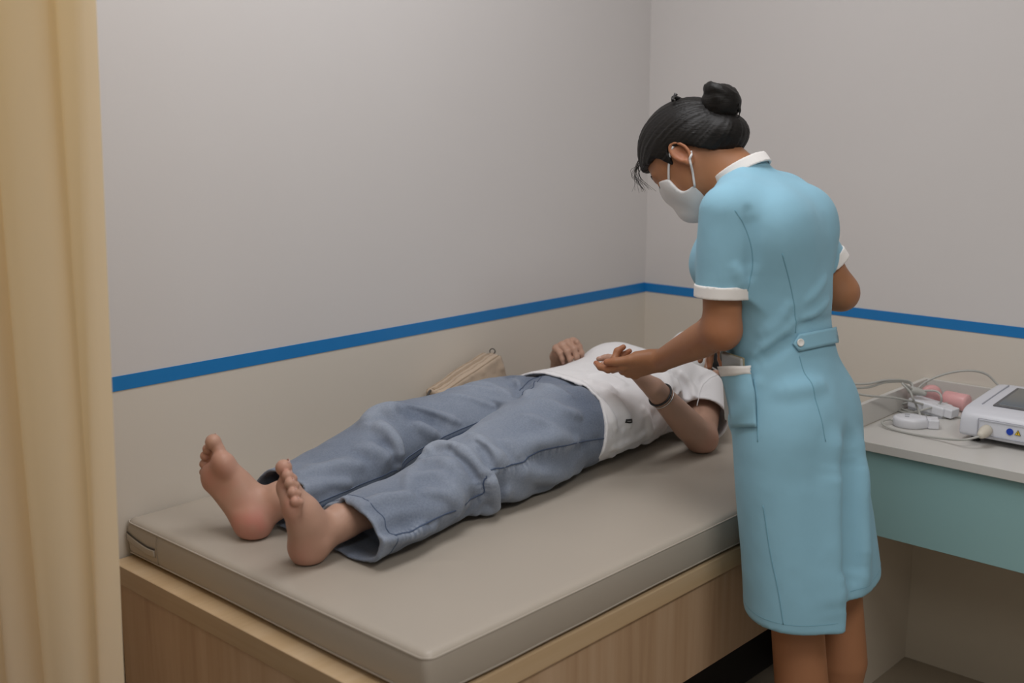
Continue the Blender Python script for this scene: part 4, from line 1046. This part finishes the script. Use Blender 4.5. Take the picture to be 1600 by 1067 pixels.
    for s, px, zz in ((1, 1251, .42), (-1, 1311, .36)):
        l = .080 * s; q = npx(px, 1020, l); fq = (q - NO) @ NF
        hip = NL(l, .03, .84); knee = NL(l, fq + .010, .475); calf = NL(l, fq - .006, .345); low = NL(l, fq - .0, .20); ank = NL(l, fq + .005, .085)
        f.chain([hip, (hip + knee) / 2, knee, calf, low, ank], [.082, .070, .053, .0545, .038, .032], k=.03)
        f.cone(ank, NL(l, fq + .0, .05), .032, .030, k=.02); f.cone(NL(l, fq + .01, .045), NL(l * 1.1, fq + .13, .030), .030, .022, k=.03); feet.append((l, fq))
    boxes = []
    def hb(h, pad): 
        P = np.array(list(h['tips'].values()) + list(h['mcp'].values())); return P.min(0) - pad, P.max(0) + pad
    for h, w in ((hN, wrN), (hF, wrF)):
        a, b = hb(h, .016); boxes.append((np.minimum(a, w - .010), np.maximum(b, w + .010)))
    boxes.append((HC - .115, HC + .125))
    fine = [f.mesh(v, lo - .009, hi + .009, (lambda lo, hi: (lambda c: ((c > lo - .0012) & (c < hi + .0012)).all(1)))(lo, hi), 1) for (lo, hi), v in zip(boxes, (.0021, .0021, .0023))]
    def keep(c):
        m_ = np.ones(len(c), bool)
        for lo, hi in boxes: m_ &= ~((c > lo + .001) & (c < hi - .001)).all(1)
        return m_
    me = np_mesh([f.mesh(.0045, keep=keep)] + fine, 'body')
    ear = H(-.014, -.012, .08)
    def red(c):
        v = .55 * np.exp(-((c - ear) ** 2).sum(1) / .03 ** 2) + .45 * np.exp(-((c - elN) ** 2).sum(1) / .04 ** 2)
        for p in list(hN['tips'].values()) + list(hF['tips'].values()): v = np.maximum(v, .5 * np.exp(-((c - p) ** 2).sum(1) / .018 ** 2))
        return v
    set_attr(me, red); link('body', me, M_skin_n, root)
    for vf in nail_vf(hN['nails'] + hF['nails']): link('fingernail', join_mesh([vf]), M_nail, root)
    # closed lashes and brows on the bowed face
    for s in (-1, 1):
        P = f.snap(np.array([H(.086, -.014 - .003 * math.sin(math.pi * t), (.019 + .026 * t) * s) for t in np.linspace(0, 1, 9)]), .0004)
        link('eyelashes', join_mesh([tube_vf(P, .0011, 5)]), M_hair, root)
        P = f.snap(np.array([H(.084, .014 + .005 * math.sin(math.pi * t), (.016 + .034 * t) * s) for t in np.linspace(0, 1, 9)]), .0004)
        link('eyebrow', join_mesh([tube_vf(P, [.0008 + .0012 * math.sin(math.pi * (.15 + .8 * t)) for t in np.linspace(0, 1, 9)], 5)]), M_hair, root)
    # ---------------- shoes
    M_shoe = mat('white_shoe', (.7, .69, .67), .45); M_sole = mat('shoe_sole', (.35, .33, .30), .7)
    for l, fq in feet:
        g = Field(); g.cone(NL(l, fq + .002, .042), NL(l * 1.1, fq + .135, .036), .036, .030, k=.02); g.cone(NL(l, fq + .02, .03), NL(l * 1.15, fq + .12, .024), .036, .036, k=.02)
        g.half((0, 0, .012), (0, 0, -1), '&', .003); g.cone(NL(l, fq + .0, .065), NL(l, fq + .06, .085), .031, .031, k=.004, op='-')
        so = link('shoe', np_mesh([g.mesh(.004)]), M_shoe, root)
        g = Field(); g.cone(NL(l, fq + .002, .03), NL(l * 1.1, fq + .135, .03), .038, .038, k=0); g.half((0, 0, .014), (0, 0, 1), '&', .001); g.half((0, 0, .001), (0, 0, -1), '&', .001)
        link('sole', np_mesh([g.mesh(.004)]), M_sole, so)
    # ---------------- hair
    hf = Field(); hf.ell(H(-.004, .018, 0), (.104, .099, .083), Ms, k=.02); hf.ell(H(-.05, .0, 0), (.066, .078, .076), Ms, k=.03)
    hf.ell(H(-.083, -.022, 0), (.034, .036, .050), Ms, k=.03)
    B = npx(1127, 160, .0)
    def loc(x, y, z):
        dx, dy, dz = x - HC[0], y - HC[1], z - HC[2]
        return [dx * A[0] + dy * A[1] + dz * A[2] for A in (HF, HU, HL)]
    def hairline(x, y, z):
        a, b, c = loc(x, y, z); ac = np.abs(c)
        g = np.where(a > -.006, .014 + .26 * (a + .006), .014 + .80 * (a + .006))
        g = g - .036 * np.exp(-((a - .016) / .010) ** 2) * np.clip((ac - .045) / .02, 0, 1)      # tuft in front of the ear
        g = g - .020 * np.clip((-.03 - a) / .03, 0, 1)
        return (g - b) * .75
    hf.add(hairline, [-9] * 3, [9] * 3, .006, '&')
    hf.ell(H(-.083, -.020, 0), (.034, .032, .050), Ms, k=.02); hf.ell(npx(1143, 207, 0), (.030, .030, .046), Ms, k=.025)
    bl = loc(*B)
    def strands(x, y, z):
        a, b, c = loc(x, y, z); da, db, dc = a - bl[0], b - bl[1], c - bl[2]
        th = np.arctan2(dc, db + .02); r_ = np.sqrt(da * da + db * db + dc * dc)
        return .0016 * vnoise(th * 22, r_ * 10, 0 * a, 31) + .0009 * vnoise(th * 60, r_ * 22, 0 * a, 32)
    hf.warp = strands
    ho = link('hair', np_mesh([hf.mesh(.0028)], 'hair'), M_hair, root)
    bf = Field(); ax = nrm(-HF * .8 + HU * .6); bu = nrm(np.cross(ax, HL)); 
    bf.ell(B, (.038, .041, .040), np.array([ax, bu, HL]), k=.01); bf.cone(B - ax * .02, B - ax * .05, .024, .030, k=.02)
    for k in range(5):
        a0 = k * 1.25 + .4; P = []
        for t in np.linspace(0, 1, 9):
            a = a0 + t * 2.4; r_ = .024 + .005 * math.sin(3 * t + k); P.append(B + bu * r_ * math.cos(a) + HL * r_ * math.sin(a) + ax * (.012 + .014 * math.sin(2 * t + k)))
        bf.chain(P, .0115, k=.007)
    def bw(x, y, z):
        dx, dy, dz = x - B[0], y - B[1], z - B[2]; u = dx * bu[0] + dy * bu[1] + dz * bu[2]; v = dx * HL[0] + dy * HL[1] + dz * HL[2]; w = dx * ax[0] + dy * ax[1] + dz * ax[2]
        r_ = np.sqrt(u * u + v * v); return .0014 * vnoise(r_ * 420 + 2 * np.arctan2(v, u), w * 120, np.arctan2(v, u) * 2, 35)
    bf.warp = bw
    link('hair_bun', np_mesh([bf.mesh(.0024)], 'bun'), M_hair, ho)
    lock = []
    for k in range(16):
        q0 = npx(1152 - k * 1.5 + rng.normal() * 2, 150 + rng.normal() * 5, .012 * rng.normal()); q1 = npx(1157 - k * 1.2, 172, .01 * rng.normal()); q2 = npx(1154 - k * 1.6 + rng.normal() * 2, 190 + rng.normal() * 8, .01 * rng.normal())
        lock.append(tube_vf(smooth_path([q0, q1, q2], 10), [.0016] * 6 + [.0012, .0009, .0006, .0003], 5))
    link('bun_ends', join_mesh(lock), M_hair, ho, kind='stuff')
    loose = []
    for k in range(22):
        s_ = rng.random(); e = rng.normal(size=6) * 3
        pts = [npx(1010 + 6 * s_, 238 + 8 * s_, .02), npx(995 + e[0] * .8 + 6 * s_, 256 + e[1], .02), npx(992 + e[2] * 1.5 + 8 * s_, 275 + e[3], .022), npx(1002 + e[4] * 3 + 14 * s_, 296 + e[5] * 1.5, .025)]
        loose.append(tube_vf(smooth_path(pts, 14), np.linspace(.00055, .00025, 14), 4))
    link('loose_hair', join_mesh(loose), M_hair, ho, kind='stuff')
    c = hf.snap(npx(1058, 152, .02))[0]; M_clip = mat('black_clip', (.012, .012, .013), .3)
    V, Fc = tube_vf(smooth_path([c + HL * .03 + HU * -.004, c + HL * .012 + HU * .007, c - HL * .012 + HU * .007, c - HL * .03 - HU * .004], 14), .0035, 8)
    V2, F2 = tube_vf([c + HU * .002, c + HU * .010, c + HU * .012 - HF * .006], .0042, 8)
    link('hair_clip', join_mesh([(V, Fc)]), M_clip, ho); link('clip_knob', join_mesh([(V2, F2)]), M_clip, ho)
    # ---------------- mask
    mf = Field(); mf.ell(H(.038, -.035, 0), (.054, .075, .069), Ms, k=.03)
    for s in (-1, 1): mf.cone(H(.014, -.064, .034 * s), H(.060, -.092, .006 * s), .027, .022, k=.03)
    mf.cone(H(.078, -.028, 0), H(.078, -.082, 0), .017, .019, k=.03); mf.cone(H(.074, -.004, 0), H(.084, -.034, 0), .014, .015, k=.02); mf.cone(H(.076, -.085, 0), H(.062, -.102, 0), .018, .016, k=.02)
    c1 = H(.0475, -.026, .056); c2 = H(.016, -.073, .055)
    def region(x, y, z):
        a, b, c = loc(x, y, z); d1 = np.maximum(.0455 - a, (b - np.where(a > .047, -.006 - .72 * (.073 - a) * (a < .073), -.0245)) * .85)
        return Field.comb(d1, np.maximum(.0125 - a, b + .0715), .022, '+')
    mf.add(region, [-9] * 3, [9] * 3, .003, '&')
    mo = link('face_mask', np_mesh([mf.mesh(.0026)], 'mask'), M_mask, root)
    for s in (-1, 1):
        def side(p): a, b, c = loc(*p); return H(a, b, abs(c) * s)
        e_top = side(npx(1049, 232, .079)); e_bot = side(npx(1078, 250, .082))
        for pts in ([side(c1 - HF * .002), side(npx(1046, 256, .072)), e_top, side(npx(1056, 220, .072))], [side(c2), side(npx(1082, 268, .073)), e_bot, side(npx(1079, 236, .074))]):
            P = smooth_path(pts, 18); Nn = f.normal(P); P = P + Nn * np.maximum(0, .0022 - f.pts(P))[:, None]; link('ear_loop', join_mesh([tube_vf(P, .0024, 7)]), M_mask, mo)
    return dict(outer=outer, pocket=Pk, body=f, hN=hN, hF=hF, elF=elF, wrF=wrF)
NU = nurse()

# ------------------------------------------------------------------ phone in the pocket
def rbox_vf(c, ax, half, r=.004, seg=3):
    bm = bmesh.new(); bmesh.ops.create_cube(bm, size=2)
    for v in bm.verts: v.co = Vector((v.co.x * half[0], v.co.y * half[1], v.co.z * half[2]))
    if r > 0: bmesh.ops.bevel(bm, geom=bm.edges[:], offset=min(r, min(half) * .95), segments=seg, profile=.5, affect='EDGES')
    bm.verts.ensure_lookup_table(); V = [np.array(c) + ax[0] * v.co.x + ax[1] * v.co.y + ax[2] * v.co.z for v in bm.verts]; bm.verts.index_update()
    Fc = [tuple(v.index for v in f.verts) for f in bm.faces]; bm.free(); return V, Fc
def rbox(name, c, ax, half, m_, parent=None, r=.004, seg=3, smooth=False, **kw): return link(name, join_mesh([rbox_vf(c, ax, half, r, seg)]), m_, parent, smooth=smooth, **kw)
def phone():
    p = npx(1141, 572, .15); P, N = NU['pocket']; q = P[3]; n_ = nrm(N[3] * V3(1, 1, 0)); up = nrm(ZU + n_ * .10); sd = nrm(np.cross(up, n_)); nn = np.cross(sd, up)
    c = q + n_ * .0105 - up * .048
    root = thing('phone', 'slim phone standing in the white-edged pocket of the aqua dress', 'phone', tuple(c))
    ax = np.array([sd, up, nn])
    rbox('phone_body', c, ax, (.034, .071, .0036), mat('phone_back', (.42, .43, .42), .3), root, .0033)
    rbox('phone_case', c - nn * .0032, ax, (.0352, .0722, .0022), mat('phone_case', (.30, .27, .17), .5), root, .002)
phone()

# ------------------------------------------------------------------ desk along the right wall
ZD = .745
M_top = mat('white_laminate', (.58, .565, .535), .32, noise=(5, .03)); M_panel = mat('cream_laminate', (.62, .56, .47), .45, noise=(4, .04)); M_aqua = mat('aqua_laminate', (.275, .465, .475), .38, noise=(4, .04))
M_backp = mat('desk_back_laminate', (.58, .52, .42), .45, noise=(4, .05))
desk = thing('desk', 'white desk with aqua apron fixed along the right wall beside the couch', 'desk', (-.25, -1.5, 0))
YD0, YD1 = -.940, -2.25
box('desktop', (-.50, YD1, ZD - .022), (-.012, YD0 - .012, ZD), M_top, desk, .0012)
box('end_panel', (-.485, YD0 - .012, 0), (-.030, YD0, ZD - .0005), M_panel, desk, .001)
box('end_panel', (-.485, YD1, 0), (-.030, YD1 + .018, ZD - .0225), M_panel, desk, .001)
box('end_rim', (-.50, YD0 - .0115, ZD + .0003), (-.013, YD0 + .0005, ZD + .059), M_top, desk, .001)
box('back_rim', (-.0125, YD1, ZD - .022), (-.001, YD0 + .0005, ZD + .059), M_top, desk, .001)
box('apron', (-.485, YD1 + .02, .515), (-.467, YD0 - .0125, ZD - .0225), M_aqua, desk, .001)
box('back_panel', (-.030, YD1, .0), (-.014, YD0 - .0, ZD - .0225), M_backp, desk, .001)
box('drawer_floor', (-.466, YD1 + .02, .53), (-.031, YD0 - .0125, .545), M_panel, desk, .001)

# ------------------------------------------------------------------ therapy machine
def machine():
    M_dev = mat('white_plastic', (.62, .63, .68), .35); M_scr = mat('grey_screen', (.16, .165, .16), .15); M_bez = mat('screen_frame', (.10, .10, .105), .35); M_grey = mat('panel_groove', (.36, .37, .42), .4)
    root = thing('medical_device', 'white medical device with grey screen standing on the desk at the right edge', 'medical device', (-.22, -1.36, ZD))
    y0, y1 = -1.166, -1.56; prof = [(-.338, ZD + .008), (-.341, ZD + .02), (-.340, ZD + .050), (-.334, ZD + .067), (-.318, ZD + .0785), (-.295, ZD + .083), (-.10, ZD + .100), (-.088, ZD + .096), (-.082, ZD + .084), (-.082, ZD + .008)]
    V = []; Fc = []; ys = [y0 + .000, y0 - .004, y0 - .012, y1 + .012, y1 + .004, y1]; ins = [.012, .004, 0, 0, .004, .012]; n = len(prof)
    cx_, cz_ = -.21, ZD + .05
    for y, k in zip(ys, ins):
        for (x, z) in prof: V.append((x + (cx_ - x) * k / .13, y, z + (cz_ - z) * k / .05 if z > ZD + .03 else z))
    for i in range(len(ys) - 1):
        for j in range(n): a = i * n + j; b = i * n + (j + 1) % n; Fc.append((a, b, b + n, a + n))
    Fc.append(tuple(range(n - 1, -1, -1))); Fc.append(tuple((len(ys) - 1) * n + j for j in range(n)))
    o = link('casing', join_mesh([(V, Fc)]), M_dev, root); md = o.modifiers.new('round', 'SUBSURF'); md.levels = 2; md.render_levels = 2
    for e in o.data.edges: pass
    sl = math.atan2(.017, .195); ux = V3(math.cos(sl), 0, math.sin(sl)); un = V3(-math.sin(sl), 0, math.cos(sl)); ax = np.array([ux, V3(0, -1, 0), un])
    def top(x, y, h=0): return V3(x, y, ZD + .083 + (x + .295) * math.tan(sl)) + un * h
    rbox('screen_frame', top(-.208, -1.375, .0), ax, (.078, .150, .0022), M_bez, root, .001); rbox('screen', top(-.208, -1.375, .0009), ax, (.071, .142, .0022), M_scr, root, .0006)
    rbox('top_groove', top(-.20, -1.200, -.0009), ax, (.085, .0012, .0018), M_grey, root, 0)
    fx = -.3405; av = np.array([V3(0, -1, 0), V3(0, 0, 1), V3(-1, 0, 0)])
    # inset connector panel, its outline, blue mark and warning triangle
    for (yy, zz, hy, hz) in ((-1.29, ZD + .062, .075, .0006), (-1.29, ZD + .024, .075, .0006), (-1.214, ZD + .043, .0006, .019), (-1.366, ZD + .043, .0006, .019)):
        rbox('panel_line', V3(fx - .0002, yy, zz), av, (hy, hz, .0012), M_grey, root, 0)
    link('blue_mark', join_mesh([lathe_vf([(.0078, 0), (.0078, .0016), (.0001, .0016)], (fx, -1.287, ZD + .043), (-1, 0, 0), 24)]), mat('mark_blue', (.01, .05, .42), .4), root, smooth=False)
    M_y = mat('warning_yellow', (.75, .50, .02), .5); M_k = mat('mark_black', (.01, .01, .01), .5)
    def tri(s_, m_, h, nm): link(nm, join_mesh([prism_vf([(-s_, -s_ * .58), (s_, -s_ * .58), (0, s_ * 1.15)], (fx - h, -1.305, ZD + .042), (0, -1, 0), (0, 0, 1), (-.0006, 0, 0))]), m_, root, smooth=False)
    tri(.0072, M_k, .0008, 'warning_border'); tri(.0057, M_y, .0016, 'warning_sign')
    link('warning_flash', join_mesh([prism_vf([(-.0006, .004), (.0010, .004), (.0002, .0012), (.0012, .0012), (-.0008, -.0028), (-.0002, .0004), (-.0012, .0004)], (fx - .0023, -1.305, ZD + .0415), (0, -1, 0), (0, 0, 1), (-.0005, 0, 0))]), M_k, root, smooth=False)
    rbox('side_socket', V3(fx - .0004, -1.382, ZD + .046), av, (.006, .017, .0016), mat('socket_dark', (.05, .055, .06), .4), root, .001)
    for xx in (-.31, -.11):
        for yy in (-1.20, -1.53): link('foot', join_mesh([lathe_vf([(.010, 0), (.010, .012), (.001, .012)], (xx, yy, ZD + .0003), (0, 0, 1), 14)]), mat('rubber_foot', (.04, .04, .04), .8), root)
    # plugged-in connector
    link('connector', join_mesh([lathe_vf([(.013, 0), (.0138, .006), (.0128, .012), (.0138, .016), (.0118, .024), (.009, .034), (.006, .040), (.001, .041)], (fx, -1.236, ZD + .038), (-1, .05, -.18), 20)]), mat('connector_beige', (.58, .54, .46), .5), root)
machine()

M_cab = mat('grey_cable', (.40, .40, .375), .45); M_pl = mat('probe_plastic', (.66, .67, .71), .35); M_btn = mat('probe_marks', (.34, .35, .38), .5)
def round_probe():
    c = V3(-.296, -1.034, ZD + .0004); root = thing('round_probe', 'round white applicator with flat side lying nearest the desk front edge', 'applicator', tuple(c))
    th = math.radians(-62); u = V3(math.cos(th), math.sin(th), 0); v = V3(-math.sin(th), math.cos(th), 0)
    def outline(r, e, n=40):
        P = []
        for k in range(n):
            a = 2 * math.pi * k / n; x, y = r * math.cos(a), r * .84 * math.sin(a)
            if x > r * .35: y *= 1 - .28 * min(1, (x - r * .35) / (r * .5)); x = x * (1 + .30 * min(1, (x - r * .35) / (r * .65)))
            P.append((x * e, y * e))
        return P
    V = []; Fc = []; lv = [(.0, .93), (.004, 1.0), (.017, 1.0), (.022, .97), (.0245, .86), (.0252, .5), (.0252, .02)]; n = 40
    for h, e in lv:
        for x, y in outline(.043, e): V.append(c + u * x + v * y + ZU * h)
    for i in range(len(lv) - 1):
        for k in range(n): q = (k + 1) % n; Fc.append((i * n + k, i * n + q, (i + 1) * n + q, (i + 1) * n + k))
    Fc.append(tuple(range(n - 1, -1, -1))); Fc.append(tuple((len(lv) - 1) * n + k for k in range(n)))
    link('probe_shell', join_mesh([(V, Fc)]), M_pl, root)
    axp = np.array([u, v, ZU]); rbox('probe_end', c + u * .052 + ZU * .0115, axp, (.013, .021, .0115), M_pl, root, .003)
    rbox('seam_line', c + u * .036 + ZU * .0252, axp, (.0006, .027, .0006), M_btn, root, 0)
    rbox('button', c - u * .008 + v * .012 + ZU * .0256, axp, (.006, .004, .0010), M_btn, root, .0008); rbox('button', c - u * .010 - v * .008 + ZU * .0256, axp, (.005, .004, .0008), M_btn, root, .0006)
round_probe()
def block_probe():
    c = V3(-.150, -1.020, ZD + .0175); root = thing('block_probe', 'oblong white applicator tilted on coiled cable behind the round one', 'applicator', tuple(c))
    u = nrm(V3(-.10, -1, -.10)); v = nrm(np.cross(ZU, u)); w = np.cross(u, v); ax = np.array([u, v, w])
    rbox('probe_shell', c + w * .004, ax, (.050, .026, .0125), M_pl, root, .005); rbox('probe_end', c + u * .058 + w * .004, ax, (.012, .020, .0115), M_pl, root, .003)
    rbox('base_plate', c - w * .010, ax, (.047, .024, .003), M_btn, root, .001)
    link('cable_socket', join_mesh([lathe_vf([(.007, 0), (.006, .008), (.004, .014), (.001, .0145)], c + u * .025 - v * -.024 + w * .008, -v * -1 + w * .2, 12)]), M_cab, root)
block_probe()

def roll(name, c, axis, r, L, label, end_up=False):
    root = thing(name, label, 'bandage roll', tuple(c)); A = nrm(axis); M_p = mat('pink_bandage', (.74, .33, .33), .75, bump=(150, .25, .001)); M_pe = mat('pink_bandage_edge', (.60, .22, .22), .8)
    link('bandage', join_mesh([lathe_vf([(r * .3, 0), (r * .95, 0), (r, L * .05), (r * 1.01, L * .3), (r * .99, L * .6), (r, L * .95), (r * .95, L), (r * .3, L)], c - A * L / 2, A, 28)]), M_p, root)
    u = nrm(np.cross(A, [0, 0, 1.0]) if abs(A[2]) < .9 else V3(1, 0, 0)); w = np.cross(A, u); P = []
    for k in range(110):
        a = k * .32; rr = r * (.32 + .60 * k / 110); P.append(c - A * (L / 2 + .0004) + u * rr * math.cos(a) + w * rr * math.sin(a))
    link('bandage_layers', join_mesh([tube_vf(P, .0009, 5)]), M_pe, root)
    Mf = bpy.data.materials.new('clear_wrap'); Mf.use_nodes = True; b = Mf.node_tree.nodes['Principled BSDF']; b.inputs['Roughness'].default_value = .12; b.inputs['Alpha'].default_value = .16; b.inputs['Base Color'].default_value = (.9, .9, .9, 1); b.inputs['Specular IOR Level'].default_value = .8
    V, Fc = lathe_vf([(r * .15, -.012), (r * .8, -.008), (r * 1.08, 0), (r * 1.06, L * .5), (r * 1.08, L), (r * .8, L + .008), (r * .15, L + .012)], c - A * L / 2, A, 22)
    V = [p + nrm(rng.normal(size=3)) * .0011 for p in V]; V = [V3(p[0], p[1], max(p[2], ZD + .0006)) for p in V]; link('clear_wrap', join_mesh([(V, Fc)]), Mf, root)
roll('bandage_roll', V3(-.066, -1.055, ZD + .0245), (-.12, -1, 0), .0225, .062, 'pink bandage roll in clear wrap lying beside the white medical device')
roll('bandage_roll', V3(-.085, -.995, ZD + .031), (1, .35, .25), .0265, .034, 'pink bandage roll seen end on near the corner of the desk rim')

HARN = None
def cable(label, pts, r=.0028, n=60, m_=None, harness=False):
    P = smooth_path(pts, n); P[:, 2] = np.where((P[:, 0] > -.5) & (P[:, 1] < -.955), np.maximum(P[:, 2], ZD + r + .0003), P[:, 2])
    if harness: return link('cable', join_mesh([tube_vf(P, r, 8)]), M_cab, HARN)
    o = link('cable', join_mesh([tube_vf(P, r, 8)]), m_ or M_cab); tag(o, label, 'cable', 'grey cables on the desk'); return o
z0 = ZD + .003
TIE = V3(-.165, -.985, ZD + .058)
HARN = thing('cable_harness', 'tangle of grey cables joined in a moulded knot above the pink rolls', 'cables', tuple(TIE))
probe_tip = NU['hF']['tips']; hw = NU['wrF'] + NU['hF']['D'] * .085 - NU['hF']['N'] * .030
cable('thin grey cable from the round applicator to the connector of the medical device', [V3(-.318, -.998, ZD + .012), on_z(1390, 655, ZD + .014), on_z(1378, 659, ZD + .012), on_z(1388, 668, ZD + .006), on_z(1420, 677, z0), on_z(1470, 685, ZD + .008), on_z(1505, 687, ZD + .020), V3(-.381, -1.234, ZD + .030)])
cable('grey cable arching high from the cable knot to behind the medical device', [TIE, on_x(1448, 596, -.12), on_x(1478, 584, -.10), on_x(1512, 579, -.08), on_x(1540, 584, -.055), on_x(1558, 600, -.045), V3(-.05, -1.19, ZD + .05), V3(-.083, -1.23, ZD + .03)], harness=True)
cable('straight grey cable running from behind the nurse to the oblong applicator', [V3(-.50, -.80, .86), V3(-.42, -.90, .845), on_y(1348, 617, -.955), on_y(1400, 622, -.985), on_y(1440, 631, -1.01), on_y(1466, 638, -1.035), V3(-.170, -1.046, ZD + .030)])
cable('grey cable looping below the knot around the oblong applicator', [TIE, on_x(1462, 611, -.15), on_x(1471, 621, -.16), on_z(1466, 632, ZD + .03), on_z(1440, 641, ZD + .02), on_z(1415, 645, z0), on_z(1400, 640, z0), on_z(1402, 633, ZD + .012), on_z(1420, 629, ZD + .022), on_z(1440, 628, ZD + .028)], harness=True)
cable('grey cable curling down from the knot to the back of the round applicator', [TIE, on_x(1410, 599, -.22), on_x(1422, 612, -.22), on_x(1427, 624, -.22), on_z(1433, 636, ZD + .022), on_z(1438, 649, ZD + .022), V3(-.262, -1.040, ZD + .0275)], harness=True)
cable('grey cable lying flat behind the oblong applicator and under the medical device', [on_z(1405, 628, ZD + .02), on_z(1412, 640, z0), on_z(1440, 646, z0), on_z(1475, 652, z0), on_z(1500, 652, z0), V3(-.17, -1.20, z0)])
for k, (dx, dz) in enumerate(((0, 0), (.004, .010))):
    cable('grey cable leaving the knot towards the hand of the nurse, %s of the pair' % ('lower' if k == 0 else 'upper'), [TIE + V3(0, .004 * k, dz * .3), on_y(1420, 598 - 2 * k, -.965), on_y(1385, 597 - 3 * k, -.95), on_y(1346, 606 - 6 * k, -.93), V3(-.46, -.84, .85 + dz), V3(-.56, -.74, .90 + dz), hw + V3(.05, -.01, .055), hw + NU['hF']['D'] * -.055], .0030, harness=True)
link('cable_tie', join_mesh([tube_vf(smooth_path([TIE + V3(-.014, .014, .005), TIE + V3(-.004, 0, .001), TIE + V3(.004, -.012, -.002), TIE + V3(.010, -.026, -.006)], 12), [.006, .009, .0105, .011, .011, .0105, .010, .010, .009, .008, .007, .005], 9)]), M_cab, HARN)

# the applicator she holds in her far hand
def hand_probe():
    h = NU['hF']; A = nrm(h['S'] * .25 + h['D'] * -.15 + V3(.5, .2, .2)); c = hw
    root = thing('hand_probe', 'white and dark applicator held in the far hand of the nurse over the patient', 'applicator', tuple(c))
    link('grip', join_mesh([lathe_vf([(.006, -.06), (.011, -.055), (.013, -.02), (.012, .02), (.015, .032)], c, -h['D'] * .3 + A * -1, 18)]), M_pl, root)
    link('probe_head', join_mesh([lathe_vf([(.015, .032), (.018, .040), (.018, .050), (.015, .054), (.001, .055)], c, -h['D'] * .3 + A * -1, 18)]), mat('probe_dark', (.05, .055, .045), .4), root)
hand_probe()

# ------------------------------------------------------------------ canvas bag against the wall
def bag():
    M_c = fabric('beige_canvas', (.47, .37, .28), 700, .4, .10, coarse=(60, .2, .0015)); M_s = fabric('canvas_edge', (.36, .27, .19), 700, .4, .08); M_m = mat('dark_metal', (.05, .045, .04), .4)
    root = thing('bag', 'beige canvas bag lying on the mattress against the wall behind the jeans', 'bag', (-.85, -.06, ZT))
    b = Field(); a0, a1 = V3(-1.000, 0, .797), V3(-.772, 0, .868); u = nrm(a1 - a0); w = V3(u[2], 0, -u[0]); L = np.linalg.norm(a1 - a0)
    def fn(x, y, z):
        dx, dz = x - a0[0], z - a0[2]; s_ = dx * u[0] + dz * u[2]; t = dx * w[0] + dz * w[2]
        wd = .034 + .010 * np.clip(t / .1, 0, 1) - .012 * np.clip((.05 - s_) / .1, 0, 1); r = .010
        qx = np.abs(s_ - L / 2) - L / 2 - .05 * np.clip(t, 0, .2) + r; qy = np.abs(y + .052) - wd + r; qz = np.maximum(-t, ZT + .001 - z) + r
        return np.sqrt(np.maximum(qx, 0) ** 2 + np.maximum(qy, 0) ** 2 + np.maximum(qz, 0) ** 2) + np.minimum(np.maximum(qx, np.maximum(qy, qz)), 0) - r
    b.add(fn, V3(-1.06, -.11, ZT), V3(-.68, .0, .90), 0)
    b.wrinkle(lambda x, y, z: .0030 * vnoise(x * 30, y * 30, z * 30, 41) + .0016 * vnoise(x * 70, y * 70, z * 70, 42))
    link('bag_body', np_mesh([b.mesh(.0035)]), M_c, root)
    def line(s0, s1, y, t=0.0, n=24): return [a0 + u * (L * q) + V3(0, y, 0) + w * t for q in np.linspace(s0, s1, n)]
    for y in (-.084, -.066, -.030): link('bag_seam', join_mesh([tube_vf(b.snap(np.array(line(.02, .98, y))), .0017 if y != -.066 else .0011, 6)]), M_s, root)
    P = b.snap(np.array(line(.04, .96, -.048))); link('zip', join_mesh([ribbon(b, P, .010, .0016, .001)]), M_s, root)
    P = b.snap(np.array([a1 + V3(0, q, 0) + w * .012 for q in np.linspace(-.085, -.02, 8)] ) + u * .002)
    link('bag_seam', join_mesh([tube_vf(b.snap(np.array([a1 + u * .004 + w * q + V3(0, -.084, 0) for q in np.linspace(0.004, .10, 12)])), .0017, 6)]), M_s, root)
    e = a1 + V3(0, -.05, 0)
    link('strap_ring', join_mesh([tube_vf([e + u * .004 + V3(0, .010 * math.cos(a), 0) + (u * .4 - w * .6) * .010 * math.sin(a) for a in np.linspace(0, 2 * math.pi, 21)[:-1]], .0016, 6, True)]), M_m, root)
    link('zip_pull', join_mesh([tube_vf(smooth_path([a0 + V3(.0, -.048, .003), a0 + V3(-.012, -.055, .001), a0 + V3(-.022, -.060, -.006)], 8), .0035, 7)]), M_m, root)
    link('strap', join_mesh([ribbon(b, b.snap(smooth_path([e + u * .004, e + u * .012 + w * .03, e + u * .012 + w * .07, e + u * .01 + w * .12], 16)), .016, .003, .001)]), M_s, root)
bag()
